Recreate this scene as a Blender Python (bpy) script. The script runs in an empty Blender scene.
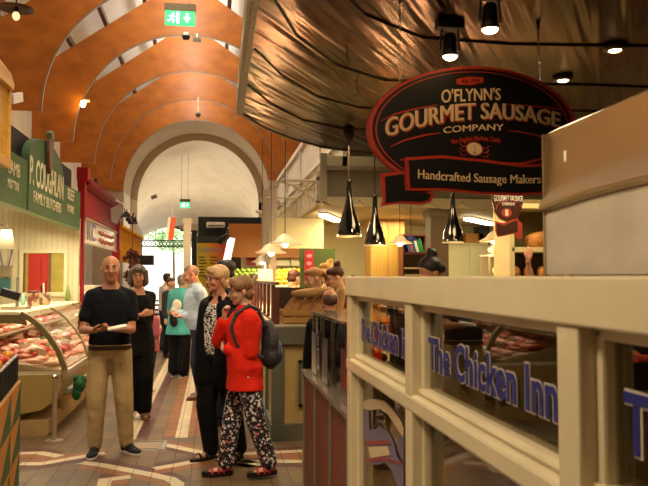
import bpy, bmesh, math, random
import numpy as np
from math import sin, cos, tan, atan, atan2, pi, radians, sqrt
from mathutils import Vector, Matrix, Euler
random.seed(7)
S = bpy.context.scene
COL = S.collection
V = Vector
# ---------------------------------------------------------------- camera
FPX = 720.0
PITCH = atan(34/720); YAW = atan(112*cos(PITCH)/720); EYE = 1.58
cd = bpy.data.cameras.new('camera'); cam = bpy.data.objects.new('camera', cd); COL.objects.link(cam)
cd.sensor_fit = 'HORIZONTAL'; cd.sensor_width = 17.3; cd.lens = 17.3*FPX/648
cam.location = (0, 0, EYE); cam.rotation_euler = (pi/2+PITCH, 0, -YAW)
cd.clip_start = .05; cd.clip_end = 300
cd.dof.use_dof = True; cd.dof.focus_distance = 6.3; cd.dof.aperture_fstop = 3.2
S.camera = cam
S.view_settings.view_transform = 'Standard'; S.view_settings.look = 'None'
S.view_settings.gamma = 1; S.view_settings.use_curve_mapping = False
S.view_settings.exposure = 0.62

def ray(px, py):
    x = (px-324)/FPX; z = -(py-243)/FPX
    y2 = cos(PITCH)-z*sin(PITCH); z2 = sin(PITCH)+z*cos(PITCH)
    return V((x*cos(YAW)+y2*sin(YAW), -x*sin(YAW)+y2*cos(YAW), z2))
O = V((0, 0, EYE))
def PY(px, py, Y): r = ray(px, py); return O + r*(Y/r.y)
def PX(px, py, X): r = ray(px, py); return O + r*(X/r.x)
def PZ(px, py, Z=0): r = ray(px, py); return O + r*((Z-EYE)/r.z)

# ---------------------------------------------------------------- materials
def lin(c):
    if isinstance(c, str):
        c = c.lstrip('#'); c = [int(c[i:i+2], 16)/255 for i in (0, 2, 4)]
        c = [x/12.92 if x <= .04045 else ((x+.055)/1.055)**2.4 for x in c]
    return (c[0], c[1], c[2], 1)
MATS = {}
def mat(name, col='#808080', rough=.5, metal=0, bump=0, bscale=40, var=0, vscale=6, emit=None, estr=0, alpha=1, trans=0, ior=1.45, stretch=None, coat=0, spec=None, sheen=0):
    if name in MATS: return MATS[name]
    m = bpy.data.materials.new(name); m.use_nodes = True; MATS[name] = m
    nt = m.node_tree; b = nt.nodes['Principled BSDF']
    b.inputs['Base Color'].default_value = lin(col); b.inputs['Roughness'].default_value = rough
    b.inputs['Metallic'].default_value = metal; b.inputs['IOR'].default_value = ior
    if trans: b.inputs['Transmission Weight'].default_value = trans
    if alpha < 1: b.inputs['Alpha'].default_value = alpha
    if coat: b.inputs['Coat Weight'].default_value = coat; b.inputs['Coat Roughness'].default_value = .1
    if spec is not None: b.inputs['Specular IOR Level'].default_value = spec
    if sheen: b.inputs['Sheen Weight'].default_value = sheen
    if emit: b.inputs['Emission Color'].default_value = lin(emit); b.inputs['Emission Strength'].default_value = estr
    tc = nt.nodes.new('ShaderNodeTexCoord'); mp = nt.nodes.new('ShaderNodeMapping')
    nt.links.new(tc.outputs['Object'], mp.inputs[0])
    if stretch: mp.inputs['Scale'].default_value = stretch
    n = nt.nodes.new('ShaderNodeTexNoise'); n.inputs['Scale'].default_value = vscale; n.inputs['Detail'].default_value = 5
    nt.links.new(mp.outputs[0], n.inputs[0])
    v = max(var, .06)
    mx = nt.nodes.new('ShaderNodeMix'); mx.data_type = 'RGBA'; mx.blend_type = 'MULTIPLY'; mx.inputs[0].default_value = 1
    cr = nt.nodes.new('ShaderNodeMapRange'); cr.inputs['From Min'].default_value = .3; cr.inputs['From Max'].default_value = .7
    cr.inputs['To Min'].default_value = 1-v; cr.inputs['To Max'].default_value = 1+v*.4
    nt.links.new(n.outputs['Fac'], cr.inputs['Value'])
    cmb = nt.nodes.new('ShaderNodeCombineColor')
    for i in range(3): nt.links.new(cr.outputs[0], cmb.inputs[i])
    mx.inputs[6].default_value = lin(col); nt.links.new(cmb.outputs[0], mx.inputs[7])
    nt.links.new(mx.outputs[2], b.inputs['Base Color'])
    if bump:
        n2 = nt.nodes.new('ShaderNodeTexNoise'); n2.inputs['Scale'].default_value = bscale; n2.inputs['Detail'].default_value = 3
        nt.links.new(mp.outputs[0], n2.inputs[0])
        bp = nt.nodes.new('ShaderNodeBump'); bp.inputs['Strength'].default_value = bump; bp.inputs['Distance'].default_value = .02
        nt.links.new(n2.outputs['Fac'], bp.inputs['Height']); nt.links.new(bp.outputs[0], b.inputs['Normal'])
    return m
def cloth(name, col, var=.15): return mat(name, col, .85, bump=1.0, bscale=11, var=var, vscale=5, spec=.25)
def emitter(name, col, st): return mat(name, col, .5, emit=col, estr=st)
def glass(name, tint='#ffffff', rough=.0, boost=1.45):
    if name in MATS: return MATS[name]
    m = bpy.data.materials.new(name); m.use_nodes = True; MATS[name] = m; nt = m.node_tree
    for n in list(nt.nodes): nt.nodes.remove(n)
    out = nt.nodes.new('ShaderNodeOutputMaterial'); mix = nt.nodes.new('ShaderNodeMixShader')
    tr = nt.nodes.new('ShaderNodeBsdfTransparent'); tr.inputs[0].default_value = lin(tint)
    gl = nt.nodes.new('ShaderNodeBsdfGlossy'); gl.inputs['Roughness'].default_value = rough
    fr = nt.nodes.new('ShaderNodeFresnel'); fr.inputs[0].default_value = boost
    ge = nt.nodes.new('ShaderNodeNewGeometry'); inv = nt.nodes.new('ShaderNodeMath'); inv.operation = 'SUBTRACT'; inv.inputs[0].default_value = 1; nt.links.new(ge.outputs['Backfacing'], inv.inputs[1]); mu = nt.nodes.new('ShaderNodeMath'); mu.operation = 'MULTIPLY'; nt.links.new(inv.outputs[0], mu.inputs[0]); nt.links.new(fr.outputs[0], mu.inputs[1]); nt.links.new(mu.outputs[0], mix.inputs[0]); nt.links.new(tr.outputs[0], mix.inputs[1]); nt.links.new(gl.outputs[0], mix.inputs[2])
    nt.links.new(mix.outputs[0], out.inputs[0]); return m
def ramp_mat(name, stops, scale=8, rough=.6, metal=0, kind='noise', stretch=(1,1,1), bump=.2, detail=6, dist=0, coat=0, bdist=.02):
    """colour ramp over noise / wave / voronoi / magic pattern"""
    if name in MATS: return MATS[name]
    m = bpy.data.materials.new(name); m.use_nodes = True; MATS[name] = m; nt = m.node_tree; b = nt.nodes['Principled BSDF']
    b.inputs['Roughness'].default_value = rough; b.inputs['Metallic'].default_value = metal
    if coat: b.inputs['Coat Weight'].default_value = coat
    tc = nt.nodes.new('ShaderNodeTexCoord'); mp = nt.nodes.new('ShaderNodeMapping'); mp.inputs['Scale'].default_value = stretch
    nt.links.new(tc.outputs['Object'], mp.inputs[0])
    if kind == 'noise':
        n = nt.nodes.new('ShaderNodeTexNoise'); n.inputs['Detail'].default_value = detail; n.inputs['Distortion'].default_value = dist; o = n.outputs['Fac']
    elif kind == 'wave':
        n = nt.nodes.new('ShaderNodeTexWave'); n.inputs['Distortion'].default_value = dist; n.inputs['Detail'].default_value = 3; o = n.outputs['Fac']
    else:
        n = nt.nodes.new('ShaderNodeTexVoronoi'); o = n.outputs['Color']
    n.inputs['Scale'].default_value = scale
    nt.links.new(mp.outputs[0], n.inputs[0])
    r = nt.nodes.new('ShaderNodeValToRGB'); e = r.color_ramp.elements
    if kind == 'voronoi': r.color_ramp.interpolation = 'CONSTANT'
    e[0].position = stops[0][0]; e[0].color = lin(stops[0][1]); e[1].position = stops[1][0]; e[1].color = lin(stops[1][1])
    for p, c in stops[2:]: x = e.new(p); x.color = lin(c)
    nt.links.new(o, r.inputs[0]); nt.links.new(r.outputs[0], b.inputs['Base Color'])
    if bump:
        bp = nt.nodes.new('ShaderNodeBump'); bp.inputs['Strength'].default_value = bump; bp.inputs['Distance'].default_value = bdist
        nt.links.new(o, bp.inputs['Height']); nt.links.new(bp.outputs[0], b.inputs['Normal'])
    return m

# ---------------------------------------------------------------- mesh building
def frame(d):
    d = V(d).normalized(); a = V((0, 0, 1)) if abs(d.z) < .95 else V((1, 0, 0))
    x = d.cross(a).normalized(); return x, d.cross(x).normalized(), d
class MB:
    def __init__(s): s.v = []; s.f = []; s.m = []
    def add(s, vs, fs, mi=0):
        o = len(s.v); s.v += [tuple(v) for v in vs]; s.f += [tuple(i+o for i in f) for f in fs]; s.m += [mi]*len(fs); return s
    def box(s, lo, hi, mi=0):
        x0, y0, z0 = lo; x1, y1, z1 = hi
        return s.add([(x0,y0,z0),(x1,y0,z0),(x1,y1,z0),(x0,y1,z0),(x0,y0,z1),(x1,y0,z1),(x1,y1,z1),(x0,y1,z1)],
                     [(0,3,2,1),(4,5,6,7),(0,1,5,4),(1,2,6,5),(2,3,7,6),(3,0,4,7)], mi)
    def obox(s, c, size, M, mi=0):
        c = V(c); h = V(size)/2; vs = []
        for dz in (-1, 1):
            for dx, dy in ((-1,-1),(1,-1),(1,1),(-1,1)): vs.append(c + M @ V((dx*h.x, dy*h.y, dz*h.z)))
        return s.add(vs, [(0,3,2,1),(4,5,6,7),(0,1,5,4),(1,2,6,5),(2,3,7,6),(3,0,4,7)], mi)
    def loft(s, rings, cap=True, mi=0, closed=True):
        n = len(rings[0]); vs = [p for r in rings for p in r]; fs = []
        for i in range(len(rings)-1):
            for j in range(n if closed else n-1):
                k = (j+1) % n; fs.append((i*n+j, i*n+k, (i+1)*n+k, (i+1)*n+j))
        if cap: fs.append(tuple(range(n-1, -1, -1))); fs.append(tuple((len(rings)-1)*n+j for j in range(n)))
        return s.add(vs, fs, mi)
    def tube(s, pts, r, seg=8, mi=0, cap=True):
        pts = [V(p) for p in pts]; n = len(pts); rr = r if isinstance(r, (list, tuple)) else [r]*n
        rings = []; px = None
        for i, p in enumerate(pts):
            d = (pts[min(i+1, n-1)]-pts[max(i-1, 0)]).normalized()
            if px is None: x, y, _ = frame(d)
            else:
                x = (px - d*px.dot(d)).normalized(); y = d.cross(x)
            px = x
            rings.append([p + x*rr[i]*cos(2*pi*k/seg) + y*rr[i]*sin(2*pi*k/seg) for k in range(seg)])
        return s.loft(rings, cap, mi)
    def caps(s, p0, r0, p1, r1, seg=12, mi=0):
        p0 = V(p0); p1 = V(p1); d = p1-p0; L = d.length
        if L < 1e-6: return s.ell(p0, (r0, r0, r0), mi=mi)
        x, y, d = frame(d); rings = []
        for t in (-85, -55, -25, 0): a = radians(t); rings.append((p0 + d*r0*sin(a), r0*cos(a)))
        for t in (.33, .66): rings.append((p0 + d*L*t, r0+(r1-r0)*t))
        for t in (0, 25, 55, 85): a = radians(t); rings.append((p1 + d*r1*sin(a), r1*cos(a)))
        return s.loft([[c + x*r*cos(2*pi*k/seg) + y*r*sin(2*pi*k/seg) for k in range(seg)] for c, r in rings], True, mi)
    def ell(s, c, r, M=None, seg=14, rg=8, mi=0):
        c = V(c); rings = []
        for i in range(rg+1):
            a = -pi/2 + pi*(i if 0 < i < rg else (i+.06 if i == 0 else i-.06))/rg
            ring = []
            for k in range(seg):
                p = V((r[0]*cos(a)*cos(2*pi*k/seg), r[1]*cos(a)*sin(2*pi*k/seg), r[2]*sin(a)))
                ring.append(c + (M @ p if M else p))
            rings.append(ring)
        return s.loft(rings, True, mi)
    def lathe(s, prof, c=(0,0,0), seg=24, mi=0, cap=True):
        c = V(c); return s.loft([[c + V((r*cos(2*pi*k/seg), r*sin(2*pi*k/seg), z)) for k in range(seg)] for r, z in prof], cap, mi)
    def prism(s, poly, a, b, axis='y', mi=0):
        """2D polygon extruded between a and b. axis y: poly=(x,z); x: poly=(y,z); z: poly=(x,y)"""
        def P(p, t):
            return {'y': (p[0], t, p[1]), 'x': (t, p[0], p[1]), 'z': (p[0], p[1], t)}[axis]
        n = len(poly); vs = [P(p, a) for p in poly]+[P(p, b) for p in poly]
        fs = [tuple(range(n)), tuple(range(2*n-1, n-1, -1))]+[(i, i+n, (i+1) % n+n, (i+1) % n) for i in range(n)]
        return s.add(vs, fs, mi)
    def mesh(s, name):
        me = bpy.data.meshes.new(name); me.from_pydata(s.v, [], s.f)
        bm = bmesh.new(); bm.from_mesh(me); bmesh.ops.recalc_face_normals(bm, faces=bm.faces)
        bm.to_mesh(me); bm.free(); me.polygons.foreach_set('material_index', s.m) if s.m and len(s.m) == len(me.polygons) else None
        me.update(); return me
def link(name, me, mats, parent=None, smooth=False, loc=None, bevel=0):
    o = bpy.data.objects.new(name, me); COL.objects.link(o)
    for m in (mats if isinstance(mats, (list, tuple)) else [mats]): me.materials.append(m)
    if smooth:
        me.polygons.foreach_set('use_smooth', [True]*len(me.polygons))
        if smooth != 'full':
            try: me.set_sharp_from_angle(angle=radians(40))
            except Exception: pass
    if bevel:
        bv = o.modifiers.new('bevel', 'BEVEL'); bv.width = bevel; bv.segments = 2; bv.limit_method = 'ANGLE'
    if parent: o.parent = parent
    if loc is not None: o.location = loc
    return o
def obj(name, mb, mats, parent=None, smooth=False, loc=None, bevel=0): return link(name, mb.mesh(name), mats, parent, smooth, loc, bevel)
def tag(o, label=None, cat=None, group=None, kind=None):
    if label: o['label'] = label
    if cat: o['category'] = cat
    if group: o['group'] = group
    if kind: o['kind'] = kind
    return o
def thing(name, label, cat, loc=(0,0,0), rz=0, group=None):
    o = bpy.data.objects.new(name, None); COL.objects.link(o); o.location = loc; o.rotation_euler = (0, 0, rz)
    o.empty_display_size = .1
    return tag(o, label, cat, group)
def struct(name, mb, mats, smooth=False, bevel=0): return tag(obj(name, mb, mats, None, smooth, None, bevel), kind='structure')
def dup(root, loc, rz=None, label=None, group=None, scale=None):
    r = root.copy(); COL.objects.link(r); r.location = loc
    if rz is not None: r.rotation_euler = (0, 0, rz) if not isinstance(rz, tuple) else rz
    if label: r['label'] = label
    if group: r['group'] = group
    if scale: r.scale = (scale,)*3 if not isinstance(scale, tuple) else scale
    for ch in list(root.children):
        c = ch.copy(); COL.objects.link(c); c.parent = r
        for g in list(ch.children): d = g.copy(); COL.objects.link(d); d.parent = c
    return r
def text_mesh(body, size=.1, ext=.002, off=0, width=None, warp=None, xs=1, align='CENTER'):
    cu = bpy.data.curves.new('t', 'FONT'); cu.body = body; cu.size = size; cu.extrude = ext; cu.offset = off; cu.align_x = align; cu.resolution_u = 3
    o = bpy.data.objects.new('t', cu); COL.objects.link(o)
    dg = bpy.context.evaluated_depsgraph_get(); me = bpy.data.meshes.new_from_object(o.evaluated_get(dg))
    bpy.data.objects.remove(o); bpy.data.curves.remove(cu)
    xsv = [v.co.x for v in me.vertices]; w = max(xsv)-min(xsv); k = width/w if width else xs
    for v in me.vertices:
        x, y, z = v.co.x*k, v.co.y, v.co.z
        if warp: x, y = warp(x, y)
        v.co = (x, -z, y)          # text in local XZ, facing -Y
    me.materials.clear(); return me
def text(name, body, m, parent, loc, rot=(0,0,0), **k):
    o = link(name, text_mesh(body, **k), m, parent); o.location = loc; o.rotation_euler = rot; return o
def remesh(mb, voxel, smooth=4, fac=.5):
    me = mb.mesh('r'); o = bpy.data.objects.new('r', me); COL.objects.link(o)
    r = o.modifiers.new('r', 'REMESH'); r.mode = 'VOXEL'; r.voxel_size = voxel
    if smooth: q = o.modifiers.new('s', 'SMOOTH'); q.iterations = smooth; q.factor = fac
    dg = bpy.context.evaluated_depsgraph_get(); out = bpy.data.meshes.new_from_object(o.evaluated_get(dg))
    bpy.data.objects.remove(o); bpy.data.meshes.remove(me); return out
def join_meshes(ms, name):
    bm = bmesh.new()
    for m in ms: bm.from_mesh(m)
    me = bpy.data.meshes.new(name); bm.to_mesh(me); bm.free()
    for m in ms: bpy.data.meshes.remove(m)
    return me
def blob(name, mb, voxel, m, parent, smooth=4):
    return link(name, remesh(mb, voxel, smooth), m, parent, 'full')
def light(name, kind, loc, power, col='#ffffff', size=1, size_y=None, rot=(0,0,0), spot=None, radius=.05):
    l = bpy.data.lights.new(name, kind); o = bpy.data.objects.new(name, l); COL.objects.link(o); o.location = loc; o.rotation_euler = rot
    l.energy = power; l.color = lin(col)[:3]
    if kind == 'AREA':
        l.size = size
        if size_y: l.shape = 'RECTANGLE'; l.size_y = size_y
    else: l.shadow_soft_size = radius
    if spot: l.spot_size = radians(spot); l.spot_blend = .6
    return o
# ================================================================= THE SETTING
WHITE = mat('white_plaster', '#d9d0bd', .8, bump=.15, bscale=8, var=.12, vscale=2)
ROOFW = mat('white_roof_lining', '#dcd8d0', .8, var=.05)
PLY = ramp_mat('orange_plywood', [(.3, '#94540f'), (.5, '#a86014'), (.72, '#b46c1a')], 2.6, .42, stretch=(1, 1, 1.6), bump=.03, detail=12, dist=.3)
EDGE = mat('grey_edge_strip', '#7d7468', .4, .3)
DWOOD = mat('dark_roof_wood', '#5a3a20', .6, var=.2)
# floor ---------------------------------------------------------
def paver(name, c1, c2, mortar='#4a3a2c', bw=.2, bh=.1):
    m = bpy.data.materials.new(name); m.use_nodes = True; nt = m.node_tree; b = nt.nodes['Principled BSDF']
    tc = nt.nodes.new('ShaderNodeTexCoord'); mp = nt.nodes.new('ShaderNodeMapping'); mp.inputs['Rotation'].default_value = (0, 0, pi/2)
    br = nt.nodes.new('ShaderNodeTexBrick'); br.inputs['Scale'].default_value = 1; br.inputs['Brick Width'].default_value = bw*1.6; br.inputs['Row Height'].default_value = bh*1.55
    br.inputs['Mortar Size'].default_value = .004; br.inputs['Color1'].default_value = lin(c1); br.inputs['Color2'].default_value = lin(c2); br.inputs['Mortar'].default_value = lin(mortar)
    br.inputs['Mortar Smooth'].default_value = .2
    n = nt.nodes.new('ShaderNodeTexNoise'); n.inputs['Scale'].default_value = 3; n.inputs['Detail'].default_value = 6
    mx = nt.nodes.new('ShaderNodeMix'); mx.data_type = 'RGBA'; mx.blend_type = 'MULTIPLY'; mx.inputs[0].default_value = .35
    L = nt.links.new
    L(tc.outputs['Object'], mp.inputs[0]); L(mp.outputs[0], br.inputs[0]); L(tc.outputs['Object'], n.inputs[0]); L(br.outputs['Color'], mx.inputs[6]); L(n.outputs['Color'], mx.inputs[7])
    L(mx.outputs[2], b.inputs['Base Color'])
    rr = nt.nodes.new('ShaderNodeMapRange'); rr.inputs['To Min'].default_value = .38; rr.inputs['To Max'].default_value = .65; L(n.outputs['Fac'], rr.inputs[0]); L(rr.outputs[0], b.inputs['Roughness'])
    bp = nt.nodes.new('ShaderNodeBump'); bp.inputs['Strength'].default_value = .4; bp.inputs['Distance'].default_value = .004; bp.invert = True; L(br.outputs['Fac'], bp.inputs['Height']); L(bp.outputs[0], b.inputs['Normal'])
    return m
F_TAN = paver('tan_pavers', '#77603f', '#634c32', '#2a2017')
F_WHT = paver('cream_pavers', '#d2c29e', '#c8b693', '#8a7a5c')
F_RED = paver('dark_red_pavers', '#5e3126', '#502a20', '#32201a')
F_ORG = paver('ochre_pavers', '#96602f', '#875426', '#3a281a')
fl = MB(); fl.add([(-7, -4, 0), (10, -4, 0), (10, 37, 0), (-7, 37, 0)], [(0, 1, 2, 3)], 0)
def strip(pts, w, mi, z=.0012):
    pts = [V((p[0], p[1], 0)) for p in pts]
    L, R = [], []
    for i, p in enumerate(pts):
        a = (p-pts[i-1]).normalized() if i else None; b_ = (pts[i+1]-p).normalized() if i < len(pts)-1 else None
        d = ((a or b_)+(b_ or a)).normalized(); nrm = V((-d.y, d.x, 0)); k = 1/max(.4, nrm.dot(V((-(a or b_).y, (a or b_).x, 0))))
        L.append(p+nrm*w/2*k+V((0, 0, z))); R.append(p-nrm*w/2*k+V((0, 0, z)))
    for i in range(len(pts)-1): fl.add([R[i], R[i+1], L[i+1], L[i]], [(0, 1, 2, 3)], mi)
xs0 = -.85
for k, mi in enumerate((1, 2, 0, 3, 1, 3)):
    if mi: strip([(xs0+.125*k+.0625, 7.3 if mi == 1 else 7.35), (xs0+.125*k+.0625, 30)], .122, mi, .0008)
bands = [[(20,453.5),(40,453),(60,456.6)], [(20,464),(41,464),(81,457),(105,453)], [(81,462.6),(103,465.4),(150,474.5),(170,479),(178,484),(176,492)],
         [(161,444),(208,454),(262,465)], [(154,469),(205,460),(243,454),(302,451)], [(267,461.5),(302,461.6)], [(103,490),(105,480),(131,477)], [(225,462),(267,461.5)]]
for i, bnd in enumerate(bands):
    w = [PZ(*p) for p in bnd]
    strip([(p.x, p.y-.0) for p in w], .1, 1, .0022)
    strip([(p.x, p.y-.12) for p in w], .12, 3 if i % 2 == 0 else 2, .0016)
    strip([(p.x, p.y+.12) for p in w], .12, 2 if i % 2 == 0 else 3, .0012)
strip([(-.9, 7.45), (.6, 7.45)], .0001, 0, .0002)
c = PZ(152, 447); fl.add([(c.x-.2, c.y-.17, .003), (c.x+.13, c.y-.17, .003), (c.x+.13, c.y+.25, .003), (c.x-.2, c.y+.25, .003)], [(0, 1, 2, 3)], 4)
me = fl.mesh('floor'); me.polygons.foreach_set('material_index', fl.m)
floor = link('floor', me, [F_TAN, F_WHT, F_RED, F_ORG, mat('concrete_cover', '#8c8478', .7)]); tag(floor, kind='structure')
bm = bmesh.new(); bm.from_mesh(me)
for f in bm.faces:
    if f.normal.z < 0: f.normal_flip()
bm.to_mesh(me); bm.free()
# floor drain cover in a steel ring frame
dr = thing('drain_cover', 'square metal framed drain cover set in the patterned floor', 'drain cover', (c.x-.035, c.y+.04, .003)); dr.scale = (.85, 1, 1)
f = MB()
for a in range(4):
    M = Matrix.Rotation(a*pi/2, 3, 'Z'); f.obox(M @ V((0, .17, .003)), (.37, .025, .006), M)
obj('frame', f, mat('dull_steel', '#a09a90', .4, .7), dr)
obj('plate', MB().box((-.12, -.12, 0), (.12, .12, .004)), mat('tan_plate', '#8f7a60', .6), dr)

# vault arches ---------------------------------------------------
CX, CZ, R = -.5, 4.42, 2.4
def arch_poly(R_, xl, xr, zs, zw, ridge, n=40):
    arc = [(CX+R_*cos(pi*k/n), CZ+R_*sin(pi*k/n)) for k in range(n+1)]    # right -> left
    out = [(xl, zs), (xl, zw), (CX-.1, ridge), (xr, zw), (xr, zs)]
    return arc, out
k_ = 0
for Y in (1.4, 4.25, 7.1, 9.95, 12.8, 15.65, 18.5, 21.4, 24.3):
    arc, out = arch_poly(R, -3.74, 2.6, CZ, 5.9, 8.1)
    n = 40; mb = MB(); mb.prism(arc+out, Y, Y+.05, 'y')
    mb.m = [0, 0]+[1]*n+[0]*(len(mb.f)-2-n)
    # thin grey trim on the inner edge, standing 2 cm proud
    for i in range(n):
        p, q = arc[i], arc[i+1]; po, qo = [(CX+(R+.018)*cos(pi*j/n), CZ+(R+.018)*sin(pi*j/n)) for j in (i, i+1)]
        mb.add([(p[0], Y-.006, p[1]), (q[0], Y-.006, q[1]), (qo[0], Y-.006, qo[1]), (po[0], Y-.006, po[1])], [(0, 1, 2, 3)], 1)
    k_ += 1
    me = mb.mesh('ceiling_arch'); me.polygons.foreach_set('material_index', mb.m)
    o = link('trim_%d' % k_, me, [PLY, EDGE]); tag(o, kind='structure')
# white pitched roof above the arches + purlins
mb = MB()
for sx in (-1, 1):
    x0 = CX-.1; x1 = x0+sx*4.4
    mb.add([(x0, -4, 8.85), (x0, 26, 8.85), (x1, 26, 8.85-4.4*.66), (x1, -4, 8.85-4.4*.66)], [(0, 1, 2, 3)])
    mb.add([(x0, -4, 8.95), (x0, 26, 8.95), (x1, 26, 8.95-4.4*.66), (x1, -4, 8.95-4.4*.66)], [(0, 1, 2, 3)])
struct('ceiling', mb, ROOFW)
mb = MB()
for dx in (-3.3, -2.55, -1.8, -.95, .95, 1.8, 2.55, 3.3):
    z = 8.85-abs(dx)*.66; mb.box((CX-.1+dx-.045, -4, z-.42), (CX-.1+dx+.045, 24.3, z-.3))
struct('trim_20', mb, DWOOD)
mb = MB(); mb.box((-3.95, -4, 0), (-3.85, 26, 6.3)); struct('wall_left', mb, WHITE)
mb = MB(); mb.box((1.93, 10.6, 2.72), (2.0, 24.3, 4.42)); mb.box((2.0, 10.6, 4.36), (2.65, 24.3, 4.42)); mb.box((2.6, -4, 3.6), (2.66, 26, 6.3)); struct('wall_right', mb, WHITE)
mb = MB(); mb.box((1.86, 10.6, 4.36), (1.93, 24.3, 4.46)); mb.box((1.88, 10.6, 3.62), (1.93, 24.2, 3.7))
for y in (12.8, 15.65, 18.5, 21.4): mb.box((1.89, y, 2.72), (1.93, y+.07, 4.36))
struct('trim_21', mb, mat('pale_metal_flashing', '#cfc9bf', .3, .5))
mb = MB(); mb.box((-4, -4.1, 0), (8, -4, 9)); struct('wall_back', mb, mat('back_wall_cream', '#b9a684', .8))
mb = MB(); mb.box((8, -4, 0), (8.1, 14.3, 4)); struct('wall_east', mb, mat('back_wall_cream', '#b9a684', .8))
struct('light_seal_roof', MB().box((-7.2, -4.2, 9.3), (10.2, 36.3, 9.4)), DWOOD); struct('light_seal_wall_left', MB().box((-7.2, -4.2, 0), (-7.1, 36.3, 9.3)), WHITE); struct('light_seal_wall_east', MB().box((10.1, -4.2, 0), (10.2, 36.3, 9.3)), WHITE); struct('light_seal_wall_back', MB().box((-7.2, -4.3, 0), (10.2, -4.2, 9.4)), WHITE); struct('light_seal_wall_far', MB().box((-7.2, 36.2, 4.5), (10.2, 36.3, 9.4)), WHITE)  # unseen outer shell, added to keep sunlight from leaking into the hall
# far wall above the last arch + plaster barrel and sail vault
PL1 = mat('beige_plaster', '#b8a488', .75, bump=.2, bscale=3, var=.12, vscale=1.2)
PL2 = mat('pale_plaster_vault', '#ddd2bd', .55, bump=.35, bscale=1.6, var=.1, vscale=1.5)
def arcpts(cx, cz, r, rz, n=32): return [(cx+r*cos(pi*k/n), cz+rz*sin(pi*k/n)) for k in range(n+1)]
a0 = arcpts(CX, CZ, R+.02, R+.02); a1 = arcpts(CX, 4.3, R-.22, R-.12)
rings = [[V((x, 24.4, z)) for x, z in a0], [V((x, 26.6, z)) for x, z in a0], ]
mb = MB(); mb.loft(rings, False, closed=False); struct('ceiling.001', mb, PL1, 'full')
mb = MB(); mb.loft([[V((x, 26.6, z)) for x, z in a0], [V((x, 26.62, z)) for x, z in a1]], False, closed=False); struct('trim_22', mb, PL1)
mb = MB(); rings = []
for t in range(0, 13):
    u = t/12; e = u**1.5
    r_ = R-.22+.9*u; cz = 4.3-(1.5)*u; rz = (R-.12)*(1-e)+1.35*e
    rings.append([V((x, 26.62+9.2*u, z)) for x, z in arcpts(CX-.3*u, cz, r_, rz)])
mb.loft(rings, False, closed=False); struct('ceiling.002', mb, PL2, 'full')
mb = MB(); mb.box((-4.3, 24.4, 0), (-4.0, 36, 3.4)); mb.box((-3.95, 24.37, 0), (-2.95, 24.5, 4.45)); mb.box((-4.3, 24.45, 3.4), (-3.3, 36, 4.4)); struct('wall_left.001', mb, PL1)
mb = MB(); mb.box((1.93, 24.37, 0), (2.6, 24.45, 6.4)); struct('wall_right.001', mb, PL1)
mb = MB(); mb.box((1.9, 24.45, 3.1), (3.0, 36, 4.6)); struct('trim_23', mb, mat('grey_brown_lining', '#6e6455', .7))  # grey-brown block along the right side of the vault
lw = [(CX-R-.02, 24.5, 4.42), (CX-R-.02, 26.6, 4.42)]+[(CX-.3*u-(R-.22+.9*u), 26.62+9.2*u, 4.3-1.5*u) for u in [t/12 for t in range(13)]]
mb = MB()
for (xa, ya_, za), (xb, yb_, zb_) in zip(lw[:-1], lw[1:]): mb.add([(xa, ya_, 0), (xb, yb_, 0), (xb, yb_, zb_+.01), (xa, ya_, za+.01), (xa-.08, ya_, 0), (xb-.08, yb_, 0), (xb-.08, yb_, zb_+.01), (xa-.08, ya_, za+.01)], [(0, 1, 2, 3), (4, 7, 6, 5), (3, 2, 6, 7), (0, 4, 5, 1)])
struct('wall_left.005', mb, PL2)
# end wall with the arched gateway
a = PY(134, 228, 35.9); xr = PY(192, 228, 35.9).x; xl = a.x
ow = (xl+xr)/2; rw = (xr-xl)/2
top = [(ow+rw*cos(pi*k/24), 3.35+.72*sin(pi*k/24)) for k in range(25)]
mb = MB()
vs = []; 
for i, (x, z) in enumerate(top): vs += [(x, 35.9, z), (x, 35.9, 6.5), (x, 36.2, z), (x, 36.2, 6.5)]
mb.add(vs, [q for i in range(24) for q in ((i*4, i*4+1, i*4+5, i*4+4), (i*4, i*4+4, i*4+6, i*4+2))])
mb.box((xr, 35.9, 0), (7, 36.2, 6.5)); mb.box((-7, 35.9, 0), (xl, 36.2, 6.5)); struct('wall_far', mb, PL1)
DARKI = mat('black_iron', '#15140f', .4, .6)
g = thing('gateway_grille', 'black iron scroll grille across the arched gateway at the far end', 'iron gate', (ow, 35.7, 0))
mb = MB()
for z in (3.02, 3.32): mb.box((-rw, -.03, z), (rw, .03, z+.06))
obj('rail', mb, DARKI, g)
mb = MB(); n = 16
for i in range(n):
    cxx = -rw+rw*2*(i+.5)/n
    obj('scroll', MB().tube([(cxx+.09*cos(t*pi/6), 0, 3.2+.09*sin(t*pi/6)) for t in range(13)], .024, 5), DARKI, g)
pass
mb = MB()
for i in range(1, 8):
    x = -rw+2*rw*i/8; zt = 3.35+.72*sqrt(max(0, 1-(x/rw)**2)); mb.tube([(x, 0, 3.35), (x, 0, zt)], .015, 5)
mb.tube([(rw*.98*cos(pi*k/20), 0, 3.35+.7*sin(pi*k/20)) for k in range(21)], .04, 6)
mb.tube([(rw*.5*cos(pi*k/20), 0, 3.35+.36*sin(pi*k/20)) for k in range(21)], .015, 5)
obj('fan_bars', mb, DARKI, g)
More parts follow.
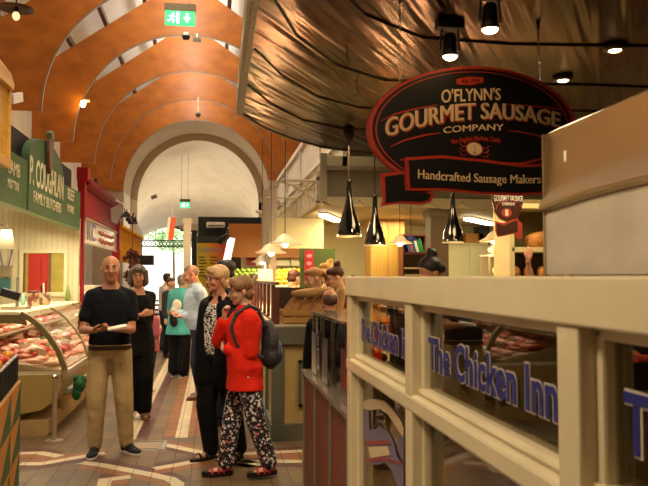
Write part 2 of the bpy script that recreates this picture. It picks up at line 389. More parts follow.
# outside
struct('wall_outside', MB().box((-12, 46, -.1), (8, 46.3, 9)), mat('sunlit_render', '#e8e4da', .8))
struct('floor.001', MB().box((-14, 36.2, -.1), (10, 60, -.01)), mat('pale_paving', '#cfcac0', .7))
LEAF = ramp_mat('tree_leaf', [(.3, '#4d7a3a'), (.6, '#8fb56e')], 6, .6)
for i, (tx, ty, tz, tr) in enumerate(((-2.2, 42, 3.7, 1.2), (-4.1, 43, 4.6, 1.3))):
    t = thing('tree', ['leafy green tree seen through the gateway on its right side', 'leafy green tree seen through the gateway top on the left'][i], 'tree', (tx, ty, 0))
    obj('trunk', MB().tube([(0, 0, 0), (.05, 0, 1.5), (0, .1, tz)], [.12, .09, .05]), mat('bark', '#5c4a38', .9), t)
    mb = MB(); rnd = random.Random(i)
    for k in range(1100):
        d = V((rnd.gauss(0, 1), rnd.gauss(0, 1), rnd.gauss(0, 1))).normalized()*tr*rnd.uniform(.5, 1); d.z *= .7
        c_ = V((0, 0, tz))+d; x, y, _ = frame((rnd.uniform(-1, 1), rnd.uniform(-1, 1), rnd.uniform(-1, 1))); s_ = .09
        mb.add([c_-x*s_, c_-y*s_*.5, c_+x*s_, c_+y*s_*.5], [(0, 1, 2, 3)])
    obj('foliage', mb, LEAF, t)

# cream and dark columns near the gateway
p = PY(187, 270, 30); mb = MB(); mb.box((-.15, -.15, 0), (.15, .15, 4.0)); mb.box((-.19, -.19, 3.8), (.19, .19, 3.95)); mb.box((-.2, -.2, 0), (.2, .2, .25))
o = obj('column', mb, mat('cream_column', '#c9b692', .6), loc=(p.x, 30, 0)); tag(o, 'square cream column beside the gateway at the far end', 'column')
p = PY(194, 270, 27); o = obj('column', MB().box((-.09, -.09, 0), (.09, .09, 3.3)).box((-.12, -.12, 3.2), (.12, .12, 3.3)), mat('dark_blue_paint', '#1d2026', .5), loc=(p.x, 27, 0)); tag(o, 'thin dark post left of the yellow and red menu board', 'column')
# ================================================================= CANOPY OVER THE RIGHT HAND STALLS
def copper():
    m = bpy.data.materials.new('crinkled_copper_sheet'); m.use_nodes = True; nt = m.node_tree; b = nt.nodes['Principled BSDF']; L = nt.links.new
    b.inputs['Metallic'].default_value = 1; b.inputs['Roughness'].default_value = .24
    tc = nt.nodes.new('ShaderNodeTexCoord'); m0 = nt.nodes.new('ShaderNodeMapping'); m0.inputs['Rotation'].default_value = (0, 0, radians(32)); L(tc.outputs['Object'], m0.inputs[0])
    mp = nt.nodes.new('ShaderNodeMapping'); mp.inputs['Scale'].default_value = (5, .4, 1); L(m0.outputs[0], mp.inputs[0])
    n = nt.nodes.new('ShaderNodeTexNoise'); n.inputs['Scale'].default_value = 1.35; n.inputs['Detail'].default_value = 1.5; n.inputs['Distortion'].default_value = .25; L(mp.outputs[0], n.inputs[0])
    n2 = nt.nodes.new('ShaderNodeTexNoise'); n2.inputs['Scale'].default_value = 1.2; n2.inputs['Detail'].default_value = 5; L(tc.outputs['Object'], n2.inputs[0])
    r = nt.nodes.new('ShaderNodeValToRGB'); r.color_ramp.elements[0].color = lin('#3c130b'); r.color_ramp.elements[1].color = lin('#6c2f1d'); r.color_ramp.elements[0].position = .4; r.color_ramp.elements[1].position = .75
    L(n2.outputs['Fac'], r.inputs[0]); L(r.outputs[0], b.inputs['Base Color'])
    bp = nt.nodes.new('ShaderNodeBump'); bp.inputs['Strength'].default_value = .7; bp.inputs['Distance'].default_value = .05; L(n.outputs['Fac'], bp.inputs['Height']); L(bp.outputs[0], b.inputs['Normal'])
    return m
COPPER = copper()
rim = [(.29, -3.0), (.29, 4.6), (.31, 6.8), (.33, 8.0), (.62, 8.7), (1.0, 9.3), (1.52, 9.9), (2.0, 10.15), (2.6, 10.4), (3.4, 10.5), (7.9, 10.5), (7.9, -3.0)]
mb = MB(); mb.prism(rim, 3.4, 3.5, 'z'); struct('ceiling.003', mb, COPPER)
mb = MB()
for k, (sh, sx) in enumerate(((-1.2, .0), (-2.3, .0), (-3.4, .05), (-4.6, .05), (-5.8, .05), (-7.0, .05))):
    pts = [(.33+sx, 8.0+sh), (.62, 8.72+sh), (1.03, 9.4+sh), (1.55, 9.8+sh*1.0), (2.3, 9.85+sh), (3.4, 9.5+sh*.95), (5, 9.3+sh*.9), (7.8, 9.3+sh*.9)]
    mb.tube([(x, y, 3.398) for x, y in pts], .012, 4)
struct('trim_24', mb, mat('dark_seam', '#1c0d08', .5, .5))
mb = MB()
path = rim[:11]
for i in range(len(path)-1):
    a, b_ = V(path[i]+(0,)), V(path[i+1]+(0,)); d = (b_-a).normalized(); nn = V((-d.y, d.x, 0))
    w = .075 if i < 3 else .02; z0 = 3.385
    mb.add([a+V((0,0,z0)), b_+V((0,0,z0)), b_+nn*w+V((0,0,z0)), a+nn*w+V((0,0,z0)), a+V((0,0,z0+.2)), b_+V((0,0,z0+.2)), b_+nn*w+V((0,0,z0+.2)), a+nn*w+V((0,0,z0+.2))],
           [(0,3,2,1),(4,5,6,7),(0,1,5,4),(1,2,6,5),(2,3,7,6),(3,0,4,7)])
struct('trim_25', mb, mat('riveted_zinc', '#7b7263', .45, .4, bump=.5, bscale=30))
mb = MB()
for i in range(60): mb.ell((.25, 2.2+i*.1, 3.382), (.008, .008, .006), seg=6, rg=4)
struct('trim_26', mb, mat('dull_steel', '#a09a90', .4, .7))
mb = MB(); mb.prism(rim, 3.5, 3.6, 'z'); struct('ceiling.004', mb, DWOOD)

BLK = mat('black_gloss', '#0b0a0a', .12, coat=1)
BLKM = mat('black_paint', '#100d0c', .45)
REDP = mat('sign_red', '#9c2a18', .5)
GOLD = mat('sign_gold', '#d2b183', .5)
STEEL = mat('brushed_steel', '#c4b59e', .36, .85)
CHROME = mat('chrome', '#d8d4cc', .12, 1)
BULB = emitter('lit_bulb', '#ffd08a', 30)
BRASS = mat('brass', '#3a2616', .45, .6)
# ---- oval company sign
Lp, Rp = PY(369, 130, 4.42), PY(575, 130, 4.9)
u = (Rp-Lp); u.z = 0; Wd = u.length; u.normalize(); nrm = V((u.y, -u.x, 0))     # towards the camera
C0 = PY(472, 130, 4.655); C0 = C0 - nrm*(C0-Lp).dot(nrm)
def SG(px, py):
    r = ray(px, py); t = (C0-O).dot(nrm)/r.dot(nrm); d = O+r*t-C0; return d.dot(u), d.z
sign = thing('hanging_sign', 'big black oval sausage company sign with red rim hanging on chains', 'sign', C0, atan2(u.y, u.x))
a_ = Wd/2; ct = SG(472, 67)[1]; b__ = ct*1.0; ecx = 0.0
def ellp(a, b, n=56, cx=0, cz=0): return [(cx+a*cos(2*pi*k/n), cz+b*sin(2*pi*k/n)) for k in range(n)]
def ovalp(k, n=64): return [SG(472+103.5*k*cos(2*pi*i/n), 129-62.5*(k if k > .98 else k-.015)*sin(2*pi*i/n)) for i in range(n)]
obj('board', MB().prism(ovalp(.98), .0, .03), BLKM, sign)
def ring(a0, a1, b0, b1, y0, y1, n=56):
    mb = MB(); A = ovalp(a0); B = ovalp(a1)
    mb.loft([[V((x, y1, z)) for x, z in A], [V((x, y0, z)) for x, z in A], [V((x, y0, z)) for x, z in B], [V((x, y1, z)) for x, z in B]], False); return mb
obj('rim', ring(1.0, .97, 0, 0, -.008, .036), REDP, sign)
obj('inner_line', ring(.935, .922, 0, 0, -.004, .002), REDP, sign)
def stext(name, body, m, x0, x1, base, cap, off=.004, y=-.006, dx=0, dy=0):
    b0, b1, b2 = base; c0_, c1_, c2_ = cap
    me = text_mesh(body, size=1/.72, ext=.003, off=off); xs_ = [v.co.x for v in me.vertices]; lo, hi = min(xs_), max(xs_)
    qd = lambda a, b, c, t: a*(1-t)*(1-2*t)+4*b*t*(1-t)+c*t*(2*t-1)
    for v in me.vertices:
        t = (v.co.x-lo)/(hi-lo); px = x0+(x1-x0)*t+dx; py = qd(b0, b1, b2, t)-qd(c0_, c1_, c2_, t)*v.co.z+dy; X, Z = SG(px, py); v.co = (X, y+v.co.y, Z)
    return link(name, me, m, sign)
stext('lettering', "O'FLYNN'S", GOLD, 441, 500, (103, 101, 100), (13.5, 12.5, 12), .01)
stext('lettering', "GOURMET SAUSAGE", REDP, 384.5, 558.5, (137.5, 119.5, 127.5), (19, 17, 15), .02, -.004, 2, 1)
stext('lettering', "GOURMET SAUSAGE", GOLD, 384.5, 558.5, (137.5, 119.5, 127.5), (19, 17, 15), 0, -.009)
stext('lettering', "GOURMET SAUSAGE", GOLD, 385.4, 559.4, (137.5, 119.5, 127.5), (19, 17, 15), 0, -.009)
stext('lettering', "COMPANY", GOLD, 443, 503, (133.5, 131, 130.5), (6.5, 6.5, 6.5), 0)
stext('lettering', "The English Market, Cork", REDP, 450, 500, (145, 141, 143), (5, 5, 5), .01)
stext('lettering', "Est. 1921", BLKM, 462, 479, (83, 82.5, 82), (3.5, 3.5, 3.5), .005)
def sline(pts, w=.006, name='red_flourish'):
    mb = MB(); P_ = [V((SG(*p)[0], -.005, SG(*p)[1])) for p in pts]
    n = len(P_); vs = []
    for i, p in enumerate(P_):
        d = (P_[min(i+1, n-1)]-P_[max(i-1, 0)]).normalized(); q = V((-d.z, 0, d.x)); ww = w*(.35+.65*sin(pi*(i+.3)/(n-.4))); vs += [p+q*ww, p-q*ww]
    mb.add(vs, [(2*i, 2*i+2, 2*i+3, 2*i+1) for i in range(n-1)]); return obj(name, mb, REDP, sign)
sline([(381,121),(395,114),(415,109),(437,105)]); sline([(503,104),(530,106),(548,108),(563,110)])
sline([(390,147),(405,140),(425,135),(440,133)]); sline([(507,131),(520,132),(535,135),(548,140)])
sline([(456,82),(470,81),(483,80)], .03); sline([(400,160),(440,161),(480,163),(520,164),(545,158),(560,150)], .008)
x, z = SG(474, 149)
obj('emblem', MB().prism(ellp(.062, .042, 24, x, z), -.008, 0), GOLD, sign)
obj('emblem_ring', MB().loft([[V((p[0], -.006, p[1])) for p in ellp(.072, .05, 24, x, z)], [V((p[0], -.006, p[1])) for p in ellp(.064, .044, 24, x, z)]], False), REDP, sign)
for sx in (-1, 1):
    for k in range(3):
        mb = MB(); mb.tube([(x+sx*(.07+.05*t), -.005, z+.02-.03*k-.02*sin(t*3)+.015*t) for t in [i/6 for i in range(7)]], .0035, 4); obj('flourish', mb, REDP, sign)
mb = MB(); mb.tube([(x, -.01, z-.03), (x, -.01, z+.025)], .002, 4); mb.tube([(x-.015, -.01, z-.028), (x+.015, -.01, z-.028)], .002, 4); obj('emblem_mark', mb, BLKM, sign)
def sp(pts): return [SG(*p) for p in pts]
rib = [(403,158),(440,156),(480,160),(520,165),(547,164),(565,160),(565,190),(547,194),(520,196),(480,195),(440,191),(405,191)]
obj('ribbon', MB().prism(sp(rib), -.03, -.012), REDP, sign)
rib2 = [(406,161),(440,159),(480,163),(520,168),(547,167),(562,163),(562,187),(547,191),(520,193),(480,192),(440,188),(408,188)]
obj('ribbon_field', MB().prism(sp(rib2), -.036, -.03), BLKM, sign)
tail = [(380,174),(404,171),(405,189),(425,190),(434,194),(430,202),(420,205),(400,204),(381,206),(383,200)]
obj('ribbon_tail', MB().prism(sp(tail), -.012, .01), REDP, sign)
tail2 = [(384,177),(403,174),(404,191),(424,193),(430,195),(427,200),(419,202),(400,201),(385,203)]
obj('ribbon_tail_field', MB().prism(sp(tail2), -.016, -.012), BLKM, sign)
for k in range(5):
    zz = 178+k*5; sline([(384, zz), (389, zz), (397, zz-1)], .006)
stext('lettering', "Handcrafted Sausage Makers", GOLD, 415, 537, (179, 183, 184), (9.5, 9, 9), 0, -.038)
def chain(px, name='chain'):
    x, z = SG(px, 88 if px < 470 else 82); zt = 3.4-C0.z; mb = MB(); n = int((zt-z)/.032)
    for i in range(n):
        zc = z+.016+i*.032; pts = []
        for t in range(9):
            a = 2*pi*t/8; d = V((.009*cos(a), 0, .021*sin(a))) if i % 2 else V((0, .009*cos(a), .021*sin(a))); pts.append(V((x, .01, zc))+d)
        mb.tube(pts, .003, 4)
    mb.tube([(x, .01, zt-.03), (x, .01, zt)], .012, 6)
    return obj(name, mb, mat('bronze_chain', '#5d4022', .4, .8), sign)
chain(401); chain(540)

# ---- black bottle shaped pendants
proto = thing('pendant_lamp', 'black bottle-shaped pendant lamp, left one of the two hanging side by side', 'pendant lamp', (0, 0, 0), group='black bottle-shaped pendant lamps')
H_ = .70
prof = [(.035, H_), (.04, H_-.02), (.034, H_-.03), (.036, H_-.2), (.05, H_-.3), (.085, H_-.42), (.125, H_-.54), (.148, .05), (.15, 0), (.142, 0), (.14, .05), (.115, H_-.54), (.075, H_-.42), (.03, H_-.3), (.02, H_-.05)]
obj('lamp_shade', MB().lathe(prof, seg=32, cap=False), BLK, proto, 'full')
obj('shade_rim', MB().lathe([(.151, .0), (.153, .006), (.151, .012), (.14, .012), (.138, 0)], seg=32), mat('pale_rim', '#e6dcc8', .3), proto)
obj('bulb', MB().ell((0, 0, .05), (.045, .045, .05)), BULB, proto, 'full')
cz = 3.4
def pend(px, pyb, pyt, rodx, Y, o, lab):
    p = PY(px, pyb, Y); s_ = (PY(px, pyt, Y).z-p.z)/H_
    o['label'] = lab; o.location = p; o.scale = (s_, s_, s_)
    L_ = (3.4-p.z)/s_
    obj('rod', MB().tube([(0, 0, H_-.01), (0, 0, L_)], .008, 6), BRASS, o); obj('ceiling_cup', MB().lathe([(.01, L_-.14), (.045, L_-.12), (.07, L_-.06), (.065, L_)]), BRASS, o, 'full')
    return o
pos = [(349, 237, 180, 352, 8.7, 'black bottle-shaped pendant lamp, left one of the two hanging side by side'), (375, 246, 195, 376, 9.6, 'black bottle-shaped pendant lamp, right one of the two hanging side by side'), (453, 243, 193, 453, 9.4, 'black bottle-shaped pendant lamp hanging alone under the oval sign')]
os_ = [proto]+[dup(proto, (0, 0, 0)) for _ in range(2)]
for q, o in zip(pos, os_): pend(*q[:5], o, q[5])

# ---- ceiling spotlights on the copper
def spot_lamp(px, py, lab, lit=True, kind='puck'):
    p = PZ(px, py, 3.36) if kind == 'puck' else PZ(px, py, 3.2)
    if kind == 'puck':
        t = thing('ceiling_spotlight', lab, 'spotlight', (p.x, p.y, 3.4), group='spotlights on the copper ceiling')
        obj('ring', MB().lathe([(.06, 0), (.09, -.01), (.09, -.03), (.055, -.04), (.05, -.02)], seg=20), mat('bronze_ring', '#4a3320', .35, .8), t)
        obj('lens', MB().ell((0, 0, -.035), (.048, .048, .014)), BULB, t, 'full')
    else:
        t = thing('ceiling_spotlight', lab, 'spotlight', (p.x, p.y, 3.4), group='bracket spotlights on the copper ceiling')
        obj('base', MB().box((-.1, -.05, -.05), (.1, .05, 0)), BLKM, t, bevel=.01)
        mb = MB(); mb.tube([(-.06, 0, -.05), (-.07, 0, -.2)], .008, 6); mb.tube([(.06, 0, -.05), (.07, 0, -.2)], .008, 6); obj('bracket', mb, BLKM, t)
        h = obj('lamp_head', MB().lathe([(.03, -.08), (.045, -.1), (.05, -.2), (.062, -.25), (.055, -.25), (.045, -.21)], seg=20), BLKM, t, 'full')
        if lit: obj('lens', MB().ell((0, 0, -.245), (.05, .05, .03)), BULB, t, 'full')
    return t
spot_lamp(563, 81, 'small round ceiling spotlight just above the right rim of the oval sign'); spot_lamp(615, 51, 'small round ceiling spotlight right of the oval sign above the steel hood')
spot_lamp(450, 50, 'black bracket spotlight hanging above the middle of the oval sign', True, 'b'); spot_lamp(490, 22, 'lit bracket spotlight nearest the top edge of the picture', True, 'b')
for px, py in ((392, 128), (345, 128)):
    pass
for i, (px, py) in enumerate(((347, 56), (357, 88))):
    p = PZ(px, py, 3.36); o = obj('ceiling_hook', MB().tube([(.0, 0, .04), (0, 0, -.01), (.02, 0, -.05), (.0, 0, -.08), (-.03, 0, -.06)], .006, 6), BLKM, loc=p); tag(o, ['small dark hook under the copper ceiling, the upper of two', 'small dark hook under the copper ceiling, the lower one nearer the sign'][i], 'hook')

# ================================================================= WHITE GLAZED PARTITION
CREAMP = mat('cream_gloss_paint', '#d2c29c', .38, bump=.1, bscale=12, var=.1, vscale=4, coat=.3)
PX0 = .70
def wy(px): return PX(px, 300, PX0).y
zt = 1.582; part = thing('glazed_partition', 'cream painted wooden partition with glass panes along the right foreground counter', 'partition', (PX0, 2.5, 0))
ys = [3.66, 2.52, 1.345, .165]        # mullion centres
def pbox(mb, x0, x1, y0, y1, z0, z1): return mb.box((x0-PX0, y0-2.5, z0), (x1-PX0, y1-2.5, z1))
mb = MB(); pbox(mb, PX0-.012, PX0+.1, .1, 3.72, 1.485, zt); obj('top_rail', mb, CREAMP, part, bevel=.006)
mb = MB(); pbox(mb, PX0-.006, PX0+.11, .1, 3.72, 1.10, 1.165); obj('middle_rail', mb, CREAMP, part, bevel=.012)
mb = MB(); pbox(mb, PX0+.02, PX0+.1, .1, 3.72, 1.165, 1.19); obj('sill', mb, CREAMP, part, bevel=.012)
mb = MB(); pbox(mb, PX0, PX0+.1, .1, 3.72, .0, .3); obj('bottom_rail', mb, CREAMP, part, bevel=.006)
for y in ys:
    mb = MB(); pbox(mb, PX0-.004, PX0+.1, y-.045, y+.045, 0, 1.487); obj('mullion', mb, CREAMP, part, bevel=.006)
    for s_ in (-1, 1):
        if y == ys[0] and s_ == 1: continue
        mb = MB(); pbox(mb, PX0+.03, PX0+.075, y+s_*.045-(.028 if s_ < 0 else 0), y+s_*.045+(.028 if s_ > 0 else 0), .3, 1.485); obj('glazing_bead', mb, CREAMP, part, bevel=.008)
mb = MB(); pbox(mb, PX0+.03, PX0+.075, .2, 3.62, 1.46, 1.487); obj('glazing_bead', mb, CREAMP, part, bevel=.006)
PANE = glass('counter_glass', '#d8d2c0', 0, 2.4)
PANE2 = glass('lower_counter_glass', '#d8d2c0', .03, 1.9)
NAVY = mat('navy_vinyl', '#20246e', .5); GREYV = mat('grey_vinyl', '#b9ab98', .5)
GX = PX0+.055
for i in range(3):
    y1, y0 = ys[i]-.07, ys[i+1]+.07
    mb = MB(); pbox(mb, GX, GX+.006, y0, y1, 1.19, 1.46); pn = obj('window_pane', mb, PANE, part)
    mb = MB(); pbox(mb, GX, GX+.006, y0, y1, .3, 1.10); pl = obj('window_pane', mb, PANE2, part)
    # lettering on the upper pane, read from far to near
    if i == 0: ya, yb = PX(361, 320, GX).y, PX(361, 320, GX).y-.98
    elif i == 1: ya, yb = PX(430, 340, GX).y, PX(560, 390, GX).y
    else: ya, yb = PX(627, 420, GX).y, PX(627, 420, GX).y-.86
    yc = (ya+yb)/2; w = ya-yb
    h = PX(433, 341, GX).z-PX(433, 372, GX).z; pb = PX(501, 397, GX).z
    for nm, m, off, dx in (('pane_lettering_edge', GREYV, .008, .0022), ('pane_lettering', NAVY, .0035, .0045)):
        me = text_mesh('The Chicken Inn', size=h/.70, ext=.0006, off=off, width=w)
        o = link(nm, me, m, pn); o.location = (GX-PX0-dx, yc-2.5, pb); o.rotation_euler = (0, 0, -pi/2)
mb = MB(); pbox(mb, GX+.03, GX+.035, .2, 3.62, .3, 1.10); obj('lower_backing', mb, mat('beige_backing', '#d6bc92', .6, var=.25, vscale=5), part)
# chicken shop emblem on the far lower pane
def glz(px, py): p = PX(px, py, GX-.003); return (p.y-2.5, p.z)
def decal(name, pts, m, dx=.004): return obj(name, MB().prism([glz(*p) for p in pts], GX-PX0-dx-.001, GX-PX0-dx, 'x'), m, part)
VB = mat('pale_blue_vinyl', '#6a6078', .5); VW = mat('frosted_white_vinyl', '#c4ae88', .6); VR = mat('dull_red_vinyl', '#8e3b3a', .5)
decal('pane_emblem', [(364,402),(368,399),(375,399),(385,401),(392,408),(401,420),(404,428),(404,438),(396,426),(388,414),(380,409),(370,410),(364,409)], VW)
decal('pane_emblem', [(364,413),(369,410),(370,430),(376,429),(381,427),(388,431),(394,442),(397,456),(404,466),(404,486),(398,486),(392,470),(385,462),(378,465),(372,464),(368,445),(364,440)], VB)
decal('pane_emblem', [(365,441),(388,440),(392,444),(366,445)], VR, .0065)
decal('pane_emblem', [(369,447),(388,446),(391,455),(371,458)], VW, .0065)
decal('pane_emblem', [(397,438),(404,436),(404,462),(398,450)], VB)
decal('pane_emblem', [(365,459),(385,457),(404,463),(404,465),(385,460),(366,462)], VR, .0065)

# inside the chicken counter
DK = mat('dark_olive_laminate', '#2b2412', .35); DK2 = mat('dark_brown_board', '#3a2c1c', .5)
cn = thing('serving_counter', 'dark serving counter with stainless top behind the glazed partition', 'counter', (1.3, 2.0, 0))
mb = MB(); mb.box((-.40, -1.9, 0), (.4, 1.6, .98)); obj('body', mb, DK, cn)
mb = MB(); mb.box((-.45, -1.9, 1.12), (.42, 1.62, 1.15)); obj('worktop', mb, STEEL, cn)
mb = MB(); mb.box((-.40, -1.9, 1.02), (-.37, 1.6, 1.40)); obj('back_board', mb, DK, cn)
mb = MB(); mb.box((-.45, -1.9, 1.40), (-.0, 1.6, 1.43)); obj('upper_shelf', mb, DK2, cn)
# sausages on a tray close behind the near pane
SKIN_S = mat('roast_sausage_skin', '#b8862e', .4, var=.3, vscale=20)
for k in range(9):
    y = 1.14-.075*k; z = 1.42; o = obj('sausage', MB().tube([(-.01, -.08, 0), (.02, -.03, .012), (.02, .03, .01), (-.01, .08, 0)], [.010, .018, .018, .010], 10), SKIN_S, None, 'full')
    o.location = (.84, y, 1.325 + .0); o.rotation_euler = (0, 0, .4+.15*(k % 3)); tag(o, 'golden cooked sausage on the tray behind the nearest pane', 'sausage', 'cooked sausages behind the nearest pane')
o = obj('tray', MB().box((.775, .45, 1.295), (.898, 1.25, 1.307)), mat('dark_tray', '#3c3326', .4, .5)); tag(o, 'narrow dark tray of cooked sausages behind the nearest pane', 'tray')
# stainless steel hood
hood = thing('steel_hood', 'large dented stainless steel hood standing above the partition', 'steel hood', (.9, 1.1, 0))
yf = PX(545, 250, .9).y-1.1
HS = mat('hood_steel', '#c9b695', .3, .97, bump=.04, bscale=2); HW = mat('worn_hood_steel', '#c4b8a4', .5, .35, var=.15, vscale=9)
def hoodpart(name, prof, m):
    rings = []; n = 24
    for i in range(n+1):
        t = i/n; y = yf-(yf+.95)*t; w = .016*sin(t*6.5)+.012*t
        rings.append([V((x, y, z+(w if .05 < f < .95 else 0)*1.0)) for x, z, f in prof])
    return obj(name, MB().loft(rings), m, hood, True)
hoodpart('lower_casing', [(.002, 1.586, 0), (.002, 1.66, 0), (.002, 1.755, .3), (.05, 1.757, .3), (.7, 1.757, 0), (.7, 1.586, 0)], HW)
hoodpart('upper_casing', [(.03, 1.757, .3), (-.004, 1.757, .5), (-.014, 1.764, .5), (-.017, 1.772, .5), (-.012, 1.784, .5), (-.002, 1.80, .5), (.006, 1.825, .5), (.010, 1.86, 0), (.012, 1.975, 0), (.03, 1.985, 0), (.72, 1.985, 0), (.72, 1.757, 0)], HS)
obj('edge_strip', MB().box((-.004, yf-.004, 1.586), (.03, yf+.002, 1.972)), mat('hood_steel'), hood)
x0 = 0
p = PX(562, 156, .9); obj('paper_label', MB().box((.008, p.y-1.1-.006, p.z-.014), (.022, p.y-1.1+.006, p.z+.014)), mat('white_label', '#e9e0cc', .6), hood)
for a_x, a_y, a_z in ((.05, yf-.1, 1.435), (.6, yf-.1, 1.152), (.6, -.9, 1.152), (.05, -.9, 1.435)): obj('leg', MB().box((a_x, a_y, a_z), (a_x+.05, a_y+.05, 1.586)), STEEL, hood)

# ================================================================= WOODEN COUNTER WITH CHROME SHOWCASE
MAHO = ramp_mat('red_brown_veneer', [(.3, '#58220c'), (.7, '#7a3614')], 3, .5, stretch=(8, 8, .6), bump=.05)
wc = thing('wooden_counter', 'red-brown wooden counter with steel edged top between partition and stall', 'counter', (.7, 4.6, 0))
mb = MB(); mb.box((.012, -.86, .0), (.75, .95, .84)); obj('body', mb, MAHO, wc)
mb = MB(); mb.box((-.01, -.88, .84), (.8, .97, .868)); obj('worktop', mb, mat('steel_worktop', '#b5aa98', .25, .8), wc)
for y in (-.86, -.3, .35, .93): mb = MB(); mb.box((.0, y, 0), (.014, y+.03, .84)); obj('edge_strip', mb, mat('grey_post', '#6f6a5c', .5), wc)
sc = thing('glass_showcase', 'chrome framed glass showcase standing on the red-brown counter', 'display case', (.76, 4.6, .868))
zz = .44
for x, y in ((0, .85), (0, .45), (0, 0), (0, -.5), (.5, .85), (.5, -.5)): obj('post', MB().box((x, y-.015, 0), (x+.03, y+.015, zz)), CHROME, sc)
mb = MB(); mb.box((-.02, -.55, zz), (.56, .9, zz+.015)); obj('top_shelf', mb, mat('bronze_glass', '#8a7c60', .1, .6), sc)
for y0, y1 in ((.47, .83), (.02, .43), (-.48, -.02)): obj('glass_panel', MB().box((.012, y0, .02), (.018, y1, zz-.02)), glass('showcase_glass', '#c9c4b0', 0, 1.6), sc)
mb = MB(); mb.box((.05, -.45, .16), (.5, .8, .17)); obj('inner_shelf', mb, mat('steel_worktop', '#b5aa98', .25, .8), sc)
for k in range(7):
    o = obj('bread_roll', MB().ell((0, 0, 0), (.06, .045, .035)), mat('bread_crust', '#a8682c', .7, bump=.4, bscale=30, var=.3), None, 'full'); o.location = (.9+.13*(k % 2), 4.25+.16*k, 1.075); tag(o, 'small brown roll on the shelf inside the chrome showcase', 'bread', 'rolls in the chrome showcase')
for k in range(3):
    o = obj('menu_card', MB().box((-.003, -.12, 0), (.003, .12, .3)), mat('dark_menu_card', '#2a2622', .3, coat=1), None); o.location = (.71, 4.05-.0*k, .88+.0); o.rotation_euler = (0, 0, 0); o.location = (.745+.012*0, 5.25-.5*k, .875) if k < 2 else (.74, 4.0, .872)
    tag(o, ['dark glossy card against the far end of the chrome showcase', 'dark glossy card against the middle of the chrome showcase', 'dark glossy card against the near end of the chrome showcase'][k], 'card')
# ================================================================= RIGHT SIDE STALLS
GREYG = mat('grey_green_paint', '#5d5c4c', .5, var=.08); CREAM = mat('cream_paint', '#d9cd98', .55, var=.06); BUFF = mat('buff_panel', '#b39a5e', .55, var=.08)
OCH = ramp_mat('ochre_wood', [(.3, '#a87c35'), (.7, '#c2953f')], 3, .5, stretch=(6, 6, .6), bump=.05)
BROWN = mat('dark_brown_wood', '#62301c', .45, var=.2)
kb = thing('stall_counter', 'grey-green panelled stall base with cream panels behind the woman in red', 'stall counter', (.6, 7.02, 0))
mb = MB(); mb.box((.01, .01, .0), (2.6, .55, .92)); mb.box((.01, .55, 0), (.34, 7.0, .92)); obj('body', mb, BUFF, kb)
mb = MB(); mb.box((-.03, -.03, .0), (2.6, .55, .16)); mb.box((-.03, .55, 0), (.34, 7.02, .16)); obj('plinth', mb, GREYG, kb)
mb = MB(); mb.box((-.04, -.04, .92), (2.62, .56, 1.1)); mb.box((-.04, .56, .92), (.36, 7.04, 1.1)); obj('top_band', mb, GREYG, kb, bevel=.01)
for x in (0, .85, 1.7): obj('pilaster', MB().box((x-.015, -.02, .16), (x+.1, .01, .92)), GREYG, kb)
for y in (0, .8, 1.6, 2.4, 3.2, 4, 4.8): obj('pilaster', MB().box((-.02, y, .16), (.01, y+.1, .92)), GREYG, kb)
for x0 in (.24, 1.1):
    mb = MB()
    for b in ((x0, .74, x0+.45, .77), (x0, .32, x0+.45, .35), (x0, .32, x0+.03, .77), (x0+.42, .32, x0+.45, .77)): mb.box((b[0], -.012, b[1]), (b[2], .012, b[3]))
    obj('panel_moulding', mb, GREYG, kb)
obj('counter_top', MB().box((-.02, .0, 1.1), (2.6, .56, 1.12)).box((-.02, .56, 1.1), (.36, 7.0, 1.12)), mat('pale_counter_top', '#c9b78e', .4), kb)
mb = MB(); mb.box((.02, .05, 1.12), (.05, 6.9, 1.14)); mb.box((.02, .05, 1.5), (.05, 6.9, 1.53)); obj('rail', mb, BROWN, kb)
for k in range(10): obj('spindle', MB().box((.02, .5+.62*k, 1.13), (.05, .62+.62*k, 1.5)), BROWN, kb)
obj('corner_post', MB().box((-.02, .0, 1.12), (.05, .07, 1.47)), BROWN, kb); obj('side_board', MB().box((.05, .53, 1.12), (.36, .56, 1.47)), mat('dark_board', '#33251a', .6), kb)
CRUST = ramp_mat('crust', [(.35, '#6f4422'), (.6, '#a87c48')], 9, .8, bump=.6); FLOUR = mat('floury_crust', '#b08a58', .85, bump=.5, bscale=25, var=.3)
cr = thing('bread_crate', 'pale wooden crate of large brown loaves on the stall counter', 'crate', (.83, 7.06, 1.122))
for z in (.0, .07): 
    mb = MB(); mb.box((-.14, -.02, z+.01), (.62, 0, z+.06)); mb.box((-.14, .4, z+.01), (.62, .42, z+.06)); mb.box((-.14, 0, z+.01), (-.12, .4, z+.06)); mb.box((.6, 0, z+.01), (.62, .4, z+.06)); obj('slat', mb, mat('pale_crate_wood', '#a9803f', .7), cr)
obj('base', MB().box((-.12, 0, .0), (.6, .4, .012)), mat('pale_crate_wood', '#a9803f', .7), cr)
def loaf(c, L_, r, rot, m, lab, grp=None):
    mb = MB(); pts = [V((0, 0, -L_/2+L_*i/8)) for i in range(9)]; mb.tube(pts, [r*(.35+.65*sin(pi*(i+.6)/9.2)**.6) for i in range(9)], 12)
    o = obj('loaf', mb, m, None, 'full'); o.location = c; o.rotation_euler = rot; o.scale = (1, .75, 1); return tag(o, lab, 'bread', grp)
loaf((.80, 7.25, 1.26), .27, .072, (0, .55, 0), CRUST, 'big round-ended brown loaf leaning left in the pale crate'); loaf((.93, 7.25, 1.26), .29, .06, (0, .5, 0), CRUST, 'brown loaf leaning in the middle of the pale crate')
